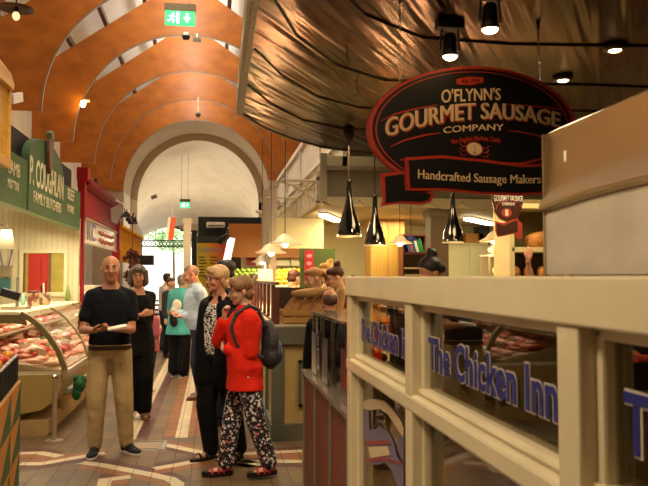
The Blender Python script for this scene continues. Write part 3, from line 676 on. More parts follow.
loaf((1.04, 7.25, 1.265), .29, .06, (0, .45, 0), CRUST, 'brown loaf leaning at the right of the pale crate'); loaf((1.0, 7.2, 1.425), .42, .045, (0, 1.5, 0), FLOUR, 'long floury loaf lying across the top of the leaning loaves')
loaf((1.28, 7.25, 1.30), .34, .055, (0, .2, 0), FLOUR, 'pale loaf standing behind the seated grey-haired customer')
# paper bags / cards on counter
PAPER = mat('white_paper', '#e6ddc8', .7)
for i, (x, y, s_, t, lab) in enumerate(((.72, 9.8, .2, .2, 'white card sign standing on the stall rail beside the yellow fruit'), (.80, 8.6, .22, -.3, 'small blue and white price card above the dark spindles'), (.95, 8.0, .18, .25, 'white folded card behind the first loaves'))):
    o = obj('card', MB().box((-s_/2, -.004, 0), (s_/2, .004, s_*.8)), PAPER if i != 1 else mat('pale_blue_card', '#a9bccb', .6)); o.location = (x, y, 1.53 if i < 1 else 1.12); o.rotation_euler = (-.2, 0, t)
    if i: o.scale = (1, 1, 2.0)
    tag(o, lab, 'card')
for i, (x, y) in enumerate(((1.35, 8.2), (1.6, 8.0))):
    o = obj('paper_bag', MB().loft([[V((-.1, -.03, 0)), V((.1, -.03, 0)), V((.1, .03, 0)), V((-.1, .03, 0))], [V((-.12, -.04, .15)), V((.12, -.03, .15)), V((.11, .04, .15)), V((-.11, .03, .15))], [V((-.13, -.005, .3)), V((.13, -.01, .28)), V((.12, .005, .28)), V((-.12, .01, .3))]]), [PAPER, mat('brown_paper', '#a9794a', .8)][i]); o.location = (x, y, 1.3); o.rotation_euler = (0, .4-.9*i, 0)
    tag(o, ['open white paper bag held by the blonde shopper at the bread stall', 'brown paper bag held beside the blonde shopper'][i], 'paper bag')
# bread counter inside the stall for people, interior walls
mb = MB(); mb.box((1.6, 10.5, 2.63), (8, 14.3, 2.70)); struct('ceiling.005', mb, mat('cream_boards', '#cfc093', .6))
mb = MB(); mb.box((1.9, 14.2, 0), (8, 14.3, 2.65)); struct('wall_far.001', mb, CREAM)
mb = MB(); mb.box((1.0, 12.6, 2.08), (1.95, 12.7, 2.62)); struct('wall_near', mb, CREAM)
mb = MB(); mb.box((1.6, 10.45, 2.72), (8, 10.6, 3.22)); struct('trim_27', mb, mat('grey_beam', '#6c6552', .6, var=.1))
mb = MB(); mb.box((1.58, 10.40, 3.16), (8, 10.45, 3.22)); mb.box((1.56, 10.38, 2.7), (1.66, 10.45, 3.4)); struct('trim_28', mb, mat('grey_beam_edge', '#8a8068', .5))
mb = MB(); mb.box((1.66, 10.6, 3.22), (8, 10.65, 3.4)); struct('trim_29', mb, mat('pale_panel', '#b8ab86', .6))
# scalloped valance
pts = [(1.62, 2.74)]; 
n = 12; x = 1.62; w = .53
low = []
for k in range(n):
    for t in range(9):
        u_ = t/8; low.append((x+w*u_, 2.60+.09*abs(2*u_-1)**2*(1 if 0 < t < 8 else 1.35)))
    x += w
mb = MB(); mb.prism([(1.62, 2.76)]+low+[(x, 2.76)], 10.40, 10.43); o = obj('valance', mb, mat('valance_cream', '#a39c82', .7)); tag(o, 'scalloped pale valance hanging below the grey beam', 'valance')
o = obj('square_pillar', MB().box((-.14, -.14, 0), (.14, .14, 2.66)).box((-.17, -.17, 2.5), (.17, .17, 2.62)), mat('pillar_grey', '#665b47', .6)); p = PY(438, 250, 10.7); o.location = (p.x, 10.75, 0); tag(o, 'grey square pillar left of the lone black pendant lamp', 'pillar')
# tube lights
TUBE = emitter('tube_light_glow', '#fff2cf', 9)
def tubelight(px, py, Y, L_, rz, lab):
    p = PY(px, py, Y); t = thing('fluorescent_light', lab, 'light fitting', (p.x, Y, 2.601), rz); obj('housing', MB().box((-L_/2, -.07, .0), (L_/2, .07, .03)), CREAM, t); obj('diffuser', MB().box((-L_/2+.02, -.06, -.045), (L_/2-.02, .06, 0)), TUBE, t)
tubelight(330, 210, 12, 1.2, 1.2, 'lit fluorescent fitting on the ceiling behind the left black pendants'); tubelight(480, 216, 12.4, 1.5, .9, 'lit fluorescent fitting on the ceiling right of the lone black pendant')
# cupboards
def cupboard(lab, px0, px1, Y, z0, z1, dep, m, ndoor):
    x0, x1 = PY(px0, 250, Y).x, PY(px1, 250, Y).x; w = x1-x0; t = thing('cupboard', lab, 'cupboard', (x0, Y, 0))
    obj('carcass', MB().box((0, .02, z0), (w, dep, z1)), m, t)
    for k in range(ndoor):
        d = obj('door', MB().box((w*k/ndoor+.005, 0, z0+.02), (w*(k+1)/ndoor-.005, .02, z1-.03)), m, t, bevel=.004); obj('knob', MB().ell((w*(k+(.12 if k % 2 else .88))/ndoor, -.015, (z0+z1)/2-.1), (.014,)*3, seg=8, rg=6), STEEL, d)
    obj('top_board', MB().box((-.02, -.02, z1), (w+.02, dep, z1+.03)), m, t); return t, x0, x1
cupboard('pale cream two-door wall cupboard behind the lone black pendant lamp', 446, 493, 13.6, 1.0, 2.22, .59, CREAM, 2)
cupboard('tall ochre wooden cupboard right of the black pendants', 371, 405, 12.6, 0, 2.62, .5, OCH, 2)
o = obj('cardboard_box', MB().box((0, 0, 0), (.36, .3, .2)), mat('cardboard', '#b5803c', .8)); p = PY(466, 236, 13.7); o.location = (p.x, 13.7, 2.25); tag(o, 'brown cardboard box on top of the cream cupboard', 'box')
o = obj('storage_box', MB().box((0, 0, 0), (.22, .28, .33)).box((-.01, -.01, .3), (.23, .29, .34)), mat('dark_grey_box', '#3a3a34', .6)); p = PY(479, 236, 13.7); o.location = (p.x, 13.7, 2.25); tag(o, 'dark grey box on the cream cupboard beside the cardboard box', 'box')
# binder shelf
bs = thing('wall_shelf', 'dark wall shelf of files behind the bun-haired worker', 'shelf', PY(404, 270, 12.2)*1.0); bs.location.z = 0
bx = PY(425, 270, 12.2).x-bs.location.x
for z in (1.72, 1.98, 1.60, 2.3): obj('board', MB().box((0, 0, z), (bx, .3, z+.03)), mat('shelf_cream', '#b9a56c', .6) if z < 1.9 else BROWN, bs)
obj('side', MB().box((-.02, 0, 1.5), (0, .3, 2.33)), BROWN, bs); obj('side', MB().box((bx, 0, 1.5), (bx+.02, .3, 2.33)), BROWN, bs); obj('back', MB().box((0, .3, 1.5), (bx, .31, 2.33)), mat('shelf_back', '#57503c', .7), bs)
for z_ in ((0,)):
    bs.location.y = 12.2
for k, (c_, nm) in enumerate((('#3c5a9c', 'blue'), ('#b04a34', 'red'), ('#2a5a80', 'dark blue'), ('#d8d4c4', 'white'), ('#2d7a3c', 'green'), ('#357f45', 'bright green'))):
    o = obj('file_binder', MB().box((0, 0, 0), (.04, .2, .24)), mat('binder_'+nm.replace(' ', '_'), c_, .5), bevel=.004); o.location = (bs.location.x+.1+.048*k, 12.22, 2.012); o.rotation_euler = (0, -.28, 0); tag(o, nm+' file binder leaning on the shelf behind the worker', 'binder')
# shelf unit with bread at right
su = thing('bread_shelf', 'cream wooden bread shelving beside the steel hood', 'shelf unit', (PY(512, 250, 7.6).x, 7.6, 0))
for x in (0, .95): obj('upright', MB().box((x-.03, 0, 0), (x+.03, .45, 2.5)), CREAM, su)
for z in (1.0, 1.5, 1.86, 2.35): obj('board', MB().box((0, 0, z), (.95, .45, z+.055)), CREAM, su)
obj('back', MB().box((0, .45, 0), (.95, .46, 2.5)), mat('shelf_back_olive', '#6f6440', .7), su)
sx = su.location.x
GLOAF = ramp_mat('golden_crust', [(.35, '#8f5520'), (.65, '#cf9444')], 12, .6, bump=.6)
loaf((sx+.42, 7.72, 2.0), .4, .1, (0, 1.5, .1), GLOAF, 'golden seeded loaf on the upper bread shelf beside the hood')
for k in range(5):
    o = loaf((sx+.1+.16*k, 7.75+.0*(k % 2), 1.625), .2, .08, (0, 1.4, 1.2), GLOAF, ['golden roll at the left end of the middle bread shelf', 'second golden roll from the left on the middle bread shelf', 'golden roll in the middle of the bread shelf behind the raised arm', 'golden roll right of the raised arm on the bread shelf', 'golden roll at the right end of the middle bread shelf'][k])
# bagged goods shelf + machine
p = PY(497, 262, 9.0)
sf = thing('side_table', 'small white shelf stand carrying a slicer and bagged rolls', 'stand', (p.x, 9.0, 0)); 
for z in (1.55, 1.85): obj('board', MB().box((-.18, -.15, z), (.25, .15, z+.02)), PAPER, sf)
for x, y in ((-.17, -.14), (.23, -.14), (-.17, .13), (.23, .13)): obj('leg', MB().box((x, y, 0), (x+.02, y+.02, 1.85)), STEEL, sf)
sl = thing('kitchen_scale', 'small white rounded machine on the stand beside the bread shelving', 'machine', (p.x-.0, 9.0, 1.87))
obj('body', MB().ell((0, 0, .07), (.13, .09, .07)), mat('white_enamel', '#dfe0d6', .25, coat=1), sl, 'full'); obj('handle', MB().tube([(-.05+.06*cos(t), 0, .12+.13*sin(t)) for t in [pi*i/8 for i in range(9)]], .01, 6), BLKM, sl); obj('blue_panel', MB().box((.15, -.06, 0), (.27, .06, .14)), mat('light_blue_plastic', '#7fb0d0', .4), sl)
o = obj('bag_of_rolls', MB().ell((0, 0, .09), (.13, .09, .09)), mat('clear_bag_of_rolls', '#cfc4a4', .2, bump=1, bscale=20, var=.5, vscale=12), None, 'full'); o.location = (p.x+.06, 9.0, 1.572); tag(o, 'crumpled clear bag of rolls on the lower shelf of the stand', 'bag')
# small hanging oval sign
t = thing('hanging_sign', 'small brown gourmet sausage hanging sign with orange ribbon below the oval sign', 'sign', (0, 0, 0)); Ys = 6.6; c0 = PY(508, 215, Ys); t.location = c0; s_ = abs(PY(518, 215, Ys).x-c0.x)/10
def q(px, py): return ((px-508)*s_, (215-py)*s_)
BRD = mat('sign_dark_brown', '#4a2a20', .4, coat=.5)
obj('board', MB().prism([q(*p) for p in [(493,190),(523,190),(524,200),(521,212),(516,220),(509,222),(500,219),(495,212),(492,200)]], 0, .02), BRD, t)
obj('orange_outline', MB().prism([q(*p) for p in [(495,221),(503,223),(513,219),(518,218),(518,232),(512,233),(503,235),(497,236),(495,230)]], -.008, 0), mat('orange_red', '#b0432a', .5), t)
obj('ribbon', MB().prism([q(*p) for p in [(496,223),(503,225),(513,221),(517,220),(517,231),(512,232),(503,234),(498,235),(496,229)]], -.012, -.008), BRD, t)
obj('ribbon_tail', MB().prism([q(*p) for p in [(517,221),(522,222),(522,237),(516,237),(514,233),(518,232)]], -.004, .006), mat('orange_red', '#b0432a', .5), t)
mb = MB(); mb.tube([V((q(509+13*cos(a), 210+9*sin(a))[0], -.004, q(509, 210-9*sin(a))[1])) for a in [pi*i/12 for i in range(13)]], .006, 4); obj('arc_line', mb, mat('orange_red', '#b0432a', .5), t)
for body, px0, px1, pyb, pyt in (('GOURMET SAUSAGE', 494, 523, 202, 196), ('COMPANY', 502, 515, 206, 203)):
    h = (pyb-pyt)*s_; o = link('lettering', text_mesh(body, size=h/.72, ext=.001, off=.001, width=(px1-px0)*s_), PAPER, t); o.location = (q((px0+px1)/2, 0)[0], -.006, q(0, pyb)[1])
o = obj('emblem', MB().prism([q(506.5+5*cos(a), 213+4.5*sin(a)) for a in [2*pi*i/14 for i in range(14)]], -.006, 0), mat('orange_red', '#b0432a', .5), t)
o = obj('emblem_figure', MB().box((q(505, 0)[0], -.009, q(0, 216)[1]), (q(508, 0)[0], -.006, q(0, 210)[1])), PAPER, t)
mb = MB(); mb.tube([(-.08, .01, .2), (-.08, .01, 3.4-c0.z)], .004, 4); mb.tube([(.08, .01, .2), (.08, .01, 3.4-c0.z)], .004, 4); obj('wire', mb, STEEL, t)
# enamel lamps
ENAM = mat('white_enamel_shade', '#cdbfa4', .3)
ENGL = emitter('warm_bulb', '#ffe0a8', 45)
def enlamp(px, py, Y, r, ztop, lab, grp=None, m=None, lit=True):
    p = PY(px, py, Y); t = thing('pendant_lamp', lab, 'pendant lamp', p, 0, grp)
    obj('lamp_shade', MB().lathe([(.03, r*.62), (.05, r*.55), (.12*r/.3, r*.45), (.6*r, r*.2), (r, 0), (r*.98, -.01), (.58*r, r*.18), (.1*r/.3, r*.4)], seg=28, cap=False), m or ENAM, t, 'full')
    obj('cord', MB().tube([(0, 0, r*.55), (0, 0, ztop-p.z)], .006, 5), BLKM, t)
    if lit: obj('bulb', MB().ell((0, 0, .02), (.05, .05, .06)), ENGL, t, 'full'); light('lamp_glow', 'POINT', p+V((0, 0, -.08)), 24, '#ffc884', radius=.06)
enlamp(285, 244, 9.4, .22, 3.38, 'wide white enamel pendant lamp in front over the fruit and bread stall'); enlamp(271, 253, 10.6, .24, 4.2, 'second white enamel pendant lamp behind the front one at the bread stall')
enlamp(262, 262, 13.5, .2, 4.2, 'far small lit pendant lamp over the yellow fruit')
enlamp(400, 243, 9.2, .16, 3.38, 'pale enamel pendant lamp right of the two black pendants')
p = PY(411, 239, 9.8); enlamp(411, 240, 10.0, .11, 2.6, 'small dark blue pendant lamp beside the binder shelf', m=mat('blue_shade', '#2c3570', .4), lit=False)
enlamp(495, 241, 8.4, .2, 3.38, 'pale pendant lamp behind the small hanging sausage sign')
# iron railing
rl = thing('iron_railing', 'ornate pale cast-iron railing along the upper gallery above the fruit stall', 'railing', (1.58, 10.7, 2.7)); IRON = mat('pale_painted_iron', '#c9bda6', .5)
mb = MB(); mb.box((-.03, 0, -.04), (.03, 7.5, .03)); mb.box((-.03, 0, .34), (.03, 7.5, .39)); obj('rail', mb, IRON, rl)
mb = MB()
for k in range(24):
    y = .16+.31*k
    mb = MB()
    for s_ in (-1, 1): mb.tube([(0, y+s_*(.02+.11*a/8*cos(a*.6)), .18+.13*sin(a*.75)) for a in range(9)], .012, 4)
    mb.tube([(0, y, .03), (0, y, .34)], .012, 4); obj('scroll_panel', mb, IRON, rl)
for k in range(7): obj('post', MB().box((-.03, 1.2*k, 0), (.03, 1.2*k+.06, .48)), IRON, rl)
for k, (Y, x0, x1) in enumerate(((10.8, 1.02, 1.6), (13.2, .95, 1.58), (16, .95, 1.58))):
    b = thing('iron_bracket', ['scrolled pale iron bracket panel nearest the grey beam', 'scrolled pale iron bracket panel in the middle of the gallery', 'scrolled pale iron bracket panel farthest along the gallery'][k], 'bracket', (x0, Y, 2.9))
    mb = MB(); mb.tube([(0, 0, .14), (x1-x0, 0, .14)], .025, 6); mb.tube([((x1-x0)*u_, 0, .12-.34*u_**1.6) for u_ in [i/8 for i in range(9)]], .02, 6); obj('frame', mb, IRON, b)
    mb = MB()
    for j in range(4):
        cx = .1+.13*j; mb.tube([(cx+.055*(1-a/12)*cos(a*.8), 0, .06-.02*j+.055*(1-a/12)*sin(a*.8)) for a in range(11)], .012, 4)
    obj('scrollwork', mb, IRON, b)
# pale striped curtain posts
for k, px in enumerate((264, 268, 273)):
    Y = 14.7-1.3*k; p = PY(px, 240, Y); o = obj('slender_post', MB().box((-.05, -.05, 0), (.05, .05, 3.2)).box((-.08, -.08, 3.1), (.08, .08, 3.2)), mat('pale_post', '#b7ab94', .5)); o.location = (p.x, Y, 0); tag(o, 'slender pale post under the gallery, ' + ['leftmost of three', 'middle of three', 'rightmost of three'][k], 'post')
# green column, red chilli string
o = obj('divider_board', MB().box((0, 0, 0), (.62, .08, 2.08)), mat('olive_green_paint', '#4c5a22', .5)); p = PY(300, 260, 12.5); o.location = (p.x, 12.5, 0); tag(o, 'olive green panel behind the bread stall customers', 'panel')
t = thing('red_banner', 'narrow red and white hanging banner on the olive green panel', 'banner', PY(309, 263, 12.4)); obj('cloth', MB().box((-.08, -.01, -.35), (.08, .01, .22)), mat('banner_red', '#b8242a', .6), t)
mb = MB()
for k in range(4): mb.ell((.0, -.012, .12-.13*k), (.05, .006, .035), seg=8, rg=4)
obj('pale_motif', mb, mat('banner_pink', '#d8938c', .6), t)

# ---- fruit display far right
fd = thing('fruit_display', 'long sloping fruit stand under bright lamps at the back right', 'fruit stand', (.15, 15.2, 0))
obj('body', MB().box((0, .2, 0), (3.0, .9, 1.15)), GREYG, fd); obj('sloping_shelf', MB().prism([(.0, 1.32), (.9, 1.72), (.9, 1.66), (.0, 1.26)], 0, 3.0, 'x'), CREAM, fd); obj('front_ledge', MB().box((0, -.03, 1.1), (3, .2, 1.35)), CREAM, fd)
LEM = mat('lemon_skin', '#e8b81a', .45, bump=.2, bscale=60); APP = mat('green_apple_skin', '#8fae2c', .35)
frt = []
for kind, x0, x1, m in (('green_apple', .35, 1.12, APP), ('lemon', 1.15, 2.6, LEM)):
    pr = None; n = 0
    for j in range(4):
        for i in range(int((x1-x0)/.115)):
            x = x0+.115*i+.05*(j % 2); y = .12+.2*j; z = 1.355+.445*y+.03
            w_ = (.15+x+.0, 15.2+y, z+random.uniform(0, .02))
            if pr is None:
                mb = MB(); mb.ell((0, 0, 0), (.062, .055, .055), seg=12, rg=8)
                if kind == 'lemon': mb.ell((.06, 0, 0), (.016, .012, .012), seg=8, rg=4)
                pr = obj(kind, mb, m, None, 'full', w_); o = pr
                tag(o, 'bright yellow lemon heaped on the far fruit stand' if kind == 'lemon' else 'shiny green apple heaped on the far fruit stand', kind.replace('green_', ''), 'lemons on the far fruit stand' if kind == 'lemon' else 'green apples on the far fruit stand')
            else:
                o = pr.copy(); COL.objects.link(o); o.location = w_; o.rotation_euler = (random.random()*3, 0, random.random()*6)
mb = MB(); mb.box((.7, 17.6, 0), (5, 17.7, 2.4)); struct('wall_far.002', mb, mat('bright_shop_wall', '#e6dcae', .6))
t = thing('wall_unit', 'bright cream cupboards on the wall above the far fruit', 'wall unit', (.9, 17.5, 1.85))
for k in range(5): obj('door', MB().box((.5*k, -.1, 0), (.5*k+.47, 0, .42)), mat('bright_shop_wall', '#e6dcae', .6), t)
o = obj('notice', MB().box((-.11, -.01, 0), (.11, .01, .22)), mat('dark_red', '#8c1f1c', .6)); p = PY(259, 270, 14.5); o.location = (p.x, 17.385, 1.86); tag(o, 'small dark red square notice above the lemons', 'notice')
o = obj('fascia_board', MB().box((0, 0, 0), (1.85, .15, .8)), mat('orange_brown_fascia', '#a5641f', .5)); p = PY(229, 257, 17); o.location = (p.x, 17.2, p.z); tag(o, 'plain orange-brown fascia board above the far fruit stand', 'fascia')
obj_ = MB(); obj_.box((0, 0, 0), (2.2, .2, .9)); p = PY(198, 236, 26.1); o = obj('dark_fascia', obj_.box((2.2, 0, 0), (3.0, .2, .9)), mat('dark_green_black', '#1c211a', .6)); o.location = (p.x, 26.15, p.z-.2); tag(o, 'dark blackish-green board under the pale vault at the far right', 'fascia')
struct('wall_far.003', MB().box((PY(198, 236, 26.4).x, 26.4, 0), (2.2, 26.5, 3.2)), mat('dim_brown_wall', '#4b3b28', .7))
p = PY(215, 225, 25.8); t = thing('projector', 'white wall-mounted unit above the dark board at the far end', 'projector', p); obj('body', MB().box((-.3, -.15, -.1), (.35, .15, .1)), PAPER, t, bevel=.04); obj('vent', MB().box((-.25, -.16, -.04), (.28, -.15, -.01)), BLKM, t)
# superfruit board
p0 = PY(197, 243, 21); p1 = PY(226, 243, 21); zb = PY(197, 300, 21).z
t = thing('menu_board', 'tall yellow to red juice menu board headed Superfruit', 'menu board', (p0.x, 21, 0))
w = p1.x-p0.x
def yr():
    m = bpy.data.materials.new('yellow_red_print'); m.use_nodes = True; nt = m.node_tree; b = nt.nodes['Principled BSDF']; tc = nt.nodes.new('ShaderNodeTexCoord'); sx_ = nt.nodes.new('ShaderNodeSeparateXYZ'); ad = nt.nodes.new('ShaderNodeMath'); ad.operation = 'ADD'
    r = nt.nodes.new('ShaderNodeValToRGB'); nt.links.new(tc.outputs['Generated'], sx_.inputs[0]); ad.operation = 'MULTIPLY_ADD'; ad.inputs[1].default_value = .7; z3 = nt.nodes.new('ShaderNodeMath'); z3.operation = 'MULTIPLY'; z3.inputs[1].default_value = .35; nt.links.new(sx_.outputs[2], z3.inputs[0]); nt.links.new(sx_.outputs[0], ad.inputs[0]); nt.links.new(z3.outputs[0], ad.inputs[2]); nt.links.new(ad.outputs[0], r.inputs[0])
    e = r.color_ramp.elements; e[0].position = .45; e[0].color = lin('#c9b51e'); e[1].position = .95; e[1].color = lin('#d2401a'); x = e.new(.7); x.color = lin('#dd8a1a'); nt.links.new(r.outputs[0], b.inputs['Base Color']); b.inputs['Roughness'].default_value = .5; return m
obj('board', MB().box((0, 0, zb), (w, .05, p0.z)), yr(), t)
obj('header', MB().box((0, -.005, p0.z), (w, .05, p0.z+.2)), mat('dark_header', '#2a3324', .5), t)
mt_ = mat('grey_blue_lettering', '#8d8f93', .5); o = link('lettering', text_mesh('Superfruit', size=.2, ext=.001, off=.004, width=w*.82), mt_, t); o.location = (w*.45, -.01, p0.z-.25)
mb = MB(); rn = random.Random(3)
for j in range(7):
    for i, x in enumerate((.08, .45)):
        if j > 3 and i: continue
        mb.box((w*x, -.006, p0.z-.42-.09*j), (w*(x+rn.uniform(.15, .33)), -.001, p0.z-.39-.09*j))
obj('menu_lines', mb, mat('dark_lines', '#3a2d12', .5), t); obj('leg', MB().box((.05, .01, 0), (.12, .04, zb)).box((w-.12, .01, 0), (w-.05, .04, zb)), BLKM, t)
p = PY(229, 250, 16.2); t = thing('tilted_panel', 'tilted white light panel beside the orange-brown fascia', 'panel', p); obj('panel', MB().obox((0, 0, 0), (.16, .04, .56), Matrix.Rotation(.2, 3, 'Y')), mat('white_glossy_panel', '#efeee8', .4, emit='#ffffff', estr=.6), t); obj('bracket', MB().tube([(0, .02, .1), (.0, .9, .4)], .015, 6), BLKM, t)
p = PY(224, 238, 16); t = thing('black_spotlight', 'black spotlight head above the tilted white panel', 'spotlight', p); obj('lamp_head', MB().caps((-.05, 0, -.05), .09, (.06, -.05, .03), .07), BLKM, t, 'full'); obj('bracket', MB().tube([(.03, 0, .03), (.1, .1, .2), (.12, 1.2, .3)], .02, 6), BLKM, t)
# exit signs
GRN = emitter('exit_green_glow', '#2fae66', 1.6); WHG = emitter('exit_white_glow', '#e8fff0', 2.2)
def exitsign(px0, px1, py0, py1, Y, lab, ztop):
    a, b_ = PY(px0, py0, Y), PY(px1, py1, Y); w = b_.x-a.x; h = a.z-b_.z; t = thing('exit_sign', lab, 'exit sign', ((a.x+b_.x)/2, Y, b_.z)); 
    obj('lit_panel', MB().box((-w/2, -.01, 0), (w/2, .03, h*.66)), GRN, t); obj('housing', MB().box((-w/2-.01, -.02, h*.66), (w/2+.01, .05, h)), mat('grey_housing', '#6d6450', .5), t)
    mb = MB(); k = h*.66; 
    mb.prism([(.12*w, .55*k), (.2*w, .55*k), (.2*w, .85*k), (.27*w, .85*k), (.27*w, .55*k), (.35*w, .55*k), (.235*w, .18*k)], -.015, -.01); obj('arrow', mb, WHG, t)
    mb = MB(); mb.prism([(-.12*w, .12*k), (-.02*w, .12*k), (-.02*w, .9*k), (-.12*w, .9*k)], -.015, -.01); obj('door_symbol', mb, WHG, t)
    mb = MB(); x = -.26*w
    mb.ell((x+.04*w, -.013, .8*k), (.028*w, .004, .055*k), seg=10, rg=4)
    for pts in ([(x, .7*k), (x-.03*w, .42*k)], [(x-.03*w, .42*k), (x+.06*w, .33*k), (x+.04*w, .12*k)], [(x-.03*w, .42*k), (x-.09*w, .28*k), (x-.15*w, .26*k)], [(x, .68*k), (x+.09*w, .55*k)], [(x, .68*k), (x-.1*w, .58*k)]): mb.tube([(p[0], -.013, p[1]) for p in pts], .02*w, 5)
    obj('running_figure', mb, WHG, t)
    mb = MB()
    for x in (-w*.35, w*.3): mb.tube([(x, .01, h), (x, .01, ztop-b_.z)], .006, 5)
    obj('hanger', mb, mat('grey_housing', '#6d6450', .5), t)
exitsign(165, 195, 3, 26, 9.2, 'green emergency exit sign with arrow hanging near the top left', 7.9); exitsign(180, 190, 199, 208, 27.5, 'small distant green exit sign hanging under the pale vault', 6.2)
p = PY(186, 40, 15.6); t = thing('dome_camera', 'small black dome camera under the crown of a plywood arch', 'camera', p); obj('dome', MB().lathe([(.02, -.0), (.07, .02), (.085, .07), (.085, .09)], seg=16), BLKM, t, 'full'); obj('mount', MB().box((-.05, -.05, .09), (.05, .05, .16)), PAPER, t)
p = PY(197, 40, 15.6); t = thing('loudspeaker', 'small grey box speaker beside the dome camera on the arch', 'speaker', p); obj('body', MB().box((-.09, -.06, -.03), (.09, .06, .04)), mat('grey_housing', '#6d6450', .5), t); obj('mount', MB().box((-.02, -.02, .04), (.02, .02, .14)), PAPER, t)
p = PY(198, 114, 21.4); t = thing('hanging_camera', 'round camera on a pale rod hanging from the far arch crown', 'camera', p); obj('rod', MB().tube([(0, 0, .05), (0, 0, .5)], .025, 6), PAPER, t); obj('housing', MB().ell((0, 0, -.02), (.08, .08, .08)), mat('grey_housing', '#6d6450', .5), t, 'full'); obj('lens', MB().ell((0, -.07, -.03), (.035, .02, .035)), BLKM, t, 'full')
p = PY(171, 228, 29.5); t = thing('orange_pennant', 'orange and white cloth pennant hanging before the gateway', 'pennant', p); obj('cloth', MB().prism([(-.12, -.5), (.1, -.45), (.2, .42), (.0, .45)], 0, .02), mat('orange_cloth', '#d4552a', .7), t); obj('white_band', MB().prism([(-.2, -.3), (-.12, -.4), (.0, .45), (-.1, .45)], 0, .02), PAPER, t); obj('cord', MB().tube([(.05, 0, .42), (.05, 0, 1.6)], .01, 5), PAPER, t)
p = PY(155, 197, 26.0)
t = thing('wall_spotlight', 'small spotlight box fixed on the pale vault at the left', 'spotlight', PY(154, 197, 27.5)); obj('body', MB().obox((0, 0, 0), (.22, .12, .13), Matrix.Rotation(-.4, 3, 'Y')), mat('grey_housing', '#a8987c', .5), t)
# ================================================================= LEFT SIDE: BUTCHER
XL = -1.9
GREEN = mat('sage_green_signboard', '#3f6238', .55, var=.2, vscale=2); GEDGE = mat('green_edge', '#6d8a5a', .5)
def PXL(px, py): p = PX(px, py, XL); return (p.y, p.z)
fs = thing('butcher_fascia', 'long green butcher fascia board with an arched middle on the left', 'sign', (0, 0, 0))
y0, y1 = 4.5, 10.85; zb, zt_ = 2.27, 2.78; ya, yb = PXL(27, 200)[0], PXL(62, 200)[0]
mb = MB(); mb.prism([(y0, zb), (ya, zb), (ya, zt_), (y0, zt_)], XL-.06, XL, 'x'); obj('side_board', mb, GREEN, fs, bevel=.005)
mb = MB(); mb.prism([(yb, zb), (y1, zb), (y1, zt_+.03), (yb, zt_)], XL-.06, XL, 'x'); obj('side_board', mb, GREEN, fs, bevel=.005)
n = 20; yc = (ya+yb)/2; hw = (yb-ya)/2
mb = MB(); mb.prism([(ya, zb), (yb, zb)]+[(yc+hw*cos(pi*k/n), zt_+.36*sin(pi*k/n)**.8) for k in range(n+1)], XL-.07, XL+.015, 'x'); obj('arched_board', mb, GREEN, fs, bevel=.006)
mb = MB(); mb.box((XL-.08, y0, zb-.015), (XL+.01, y1, zb)); obj('lower_moulding', mb, GEDGE, fs)
for px0, px1, (ba, ta), (bb, tb), s_, off in (('P. COUGHLAN', None, (27, 212), (62, 0), .30, .006), ('FAMILY BUTCHERS', None, (31, 212), (60, 0), .125, 0), ('LAMB', None, (7, 0), (19, 0), .135, 0), ('MUTTON', None, (7, 0), (18, 0), .09, 0), ('BEEF', None, (67, 0), (74, 0), .15, .003), ('PORK', None, (67, 0), (74, 0), .10, .002)):
    zz = {'P. COUGHLAN': 2.56, 'FAMILY BUTCHERS': 2.38, 'LAMB': 2.56, 'MUTTON': 2.42, 'BEEF': 2.62, 'PORK': 2.45}[px0]
    a = PXL(ba, 200)[0]; b_ = PXL(bb, 200)[0]
    o = link('lettering', text_mesh(px0, size=s_/.72, ext=.002, off=off, width=(b_-a)*.97), mat('cream_lettering', '#d6cfae', .6), fs); o.location = (XL+(.019 if px0[0] in 'PF' and px0 != 'PORK' else .004), (a+b_)/2, zz); o.rotation_euler = (0, 0, pi/2)
# decorative knife
p = PX(48, 174, XL+.03); t = thing('carved_knife', 'large wooden butcher knife mounted upright on the arched green board', 'knife ornament', (XL+.045, p.y, p.z)); ph = PX(46, 128, XL+.03).z-p.z
obj('blade', MB().prism([(0, 0), (.09, .1), (.12, .25), (.12, ph*.8), (-.06, ph*.82), (-.1, .25), (-.07, .08)], -.02, .02, 'x'), mat('brown_blade', '#6f4f40', .5, var=.2), t, bevel=.006); obj('handle', MB().prism([(-.06, ph*.8), (.12, ph*.8), (.1, ph*.95), (.06, ph), (-.03, ph*.99), (-.07, ph*.92)], -.03, .03, 'x'), mat('green_grey_handle', '#6b7458', .5), t, bevel=.01)
o = obj('void_shade_box', MB().box((-.6, 0, 0), (0, 5.9, .36)), mat('void_shade_black', '#17130f', .7), None, None, (XL-.12, 4.9, 2.76)); tag(o, 'near-black box painted as the shaded void behind the green butcher fascia', 'dark void')  # near-black box stands in for the dark void behind the sign
# cream partition wall with a mirror
Yw = 10.9; BOARDC = mat('cream_matchboard', '#dccfa4', .5, var=.05)
mz = [PY(24, 253, Yw), PY(64, 292, Yw)]
mb = MB(); mb.box((-3.85, Yw, 0), (XL-.02, Yw+.06, 2.76)); struct('wall_left.002', mb, BOARDC)
mb = MB()
for k in range(26):
    x = -3.8+.075*k; mb.box((x, Yw-.006, 1.2), (x+.008, Yw, 2.7))
struct('trim_30', mb, mat('groove_shade', '#cdbf94', .6))
mir = thing('hatch_window', 'cream framed window with a red door and yellow wall beyond it', 'window', (mz[0].x, Yw-.02, mz[1].z)); w = mz[1].x-mz[0].x; h = mz[0].z-mz[1].z
mb = MB(); mb.box((-.05, -.02, -.06), (w+.05, .0, 0)); mb.box((-.05, -.02, h), (w+.05, 0, h+.05)); mb.box((-.05, -.02, 0), (0, 0, h)); mb.box((w, -.02, 0), (w+.05, 0, h)); obj('frame', mb, BOARDC, mir)
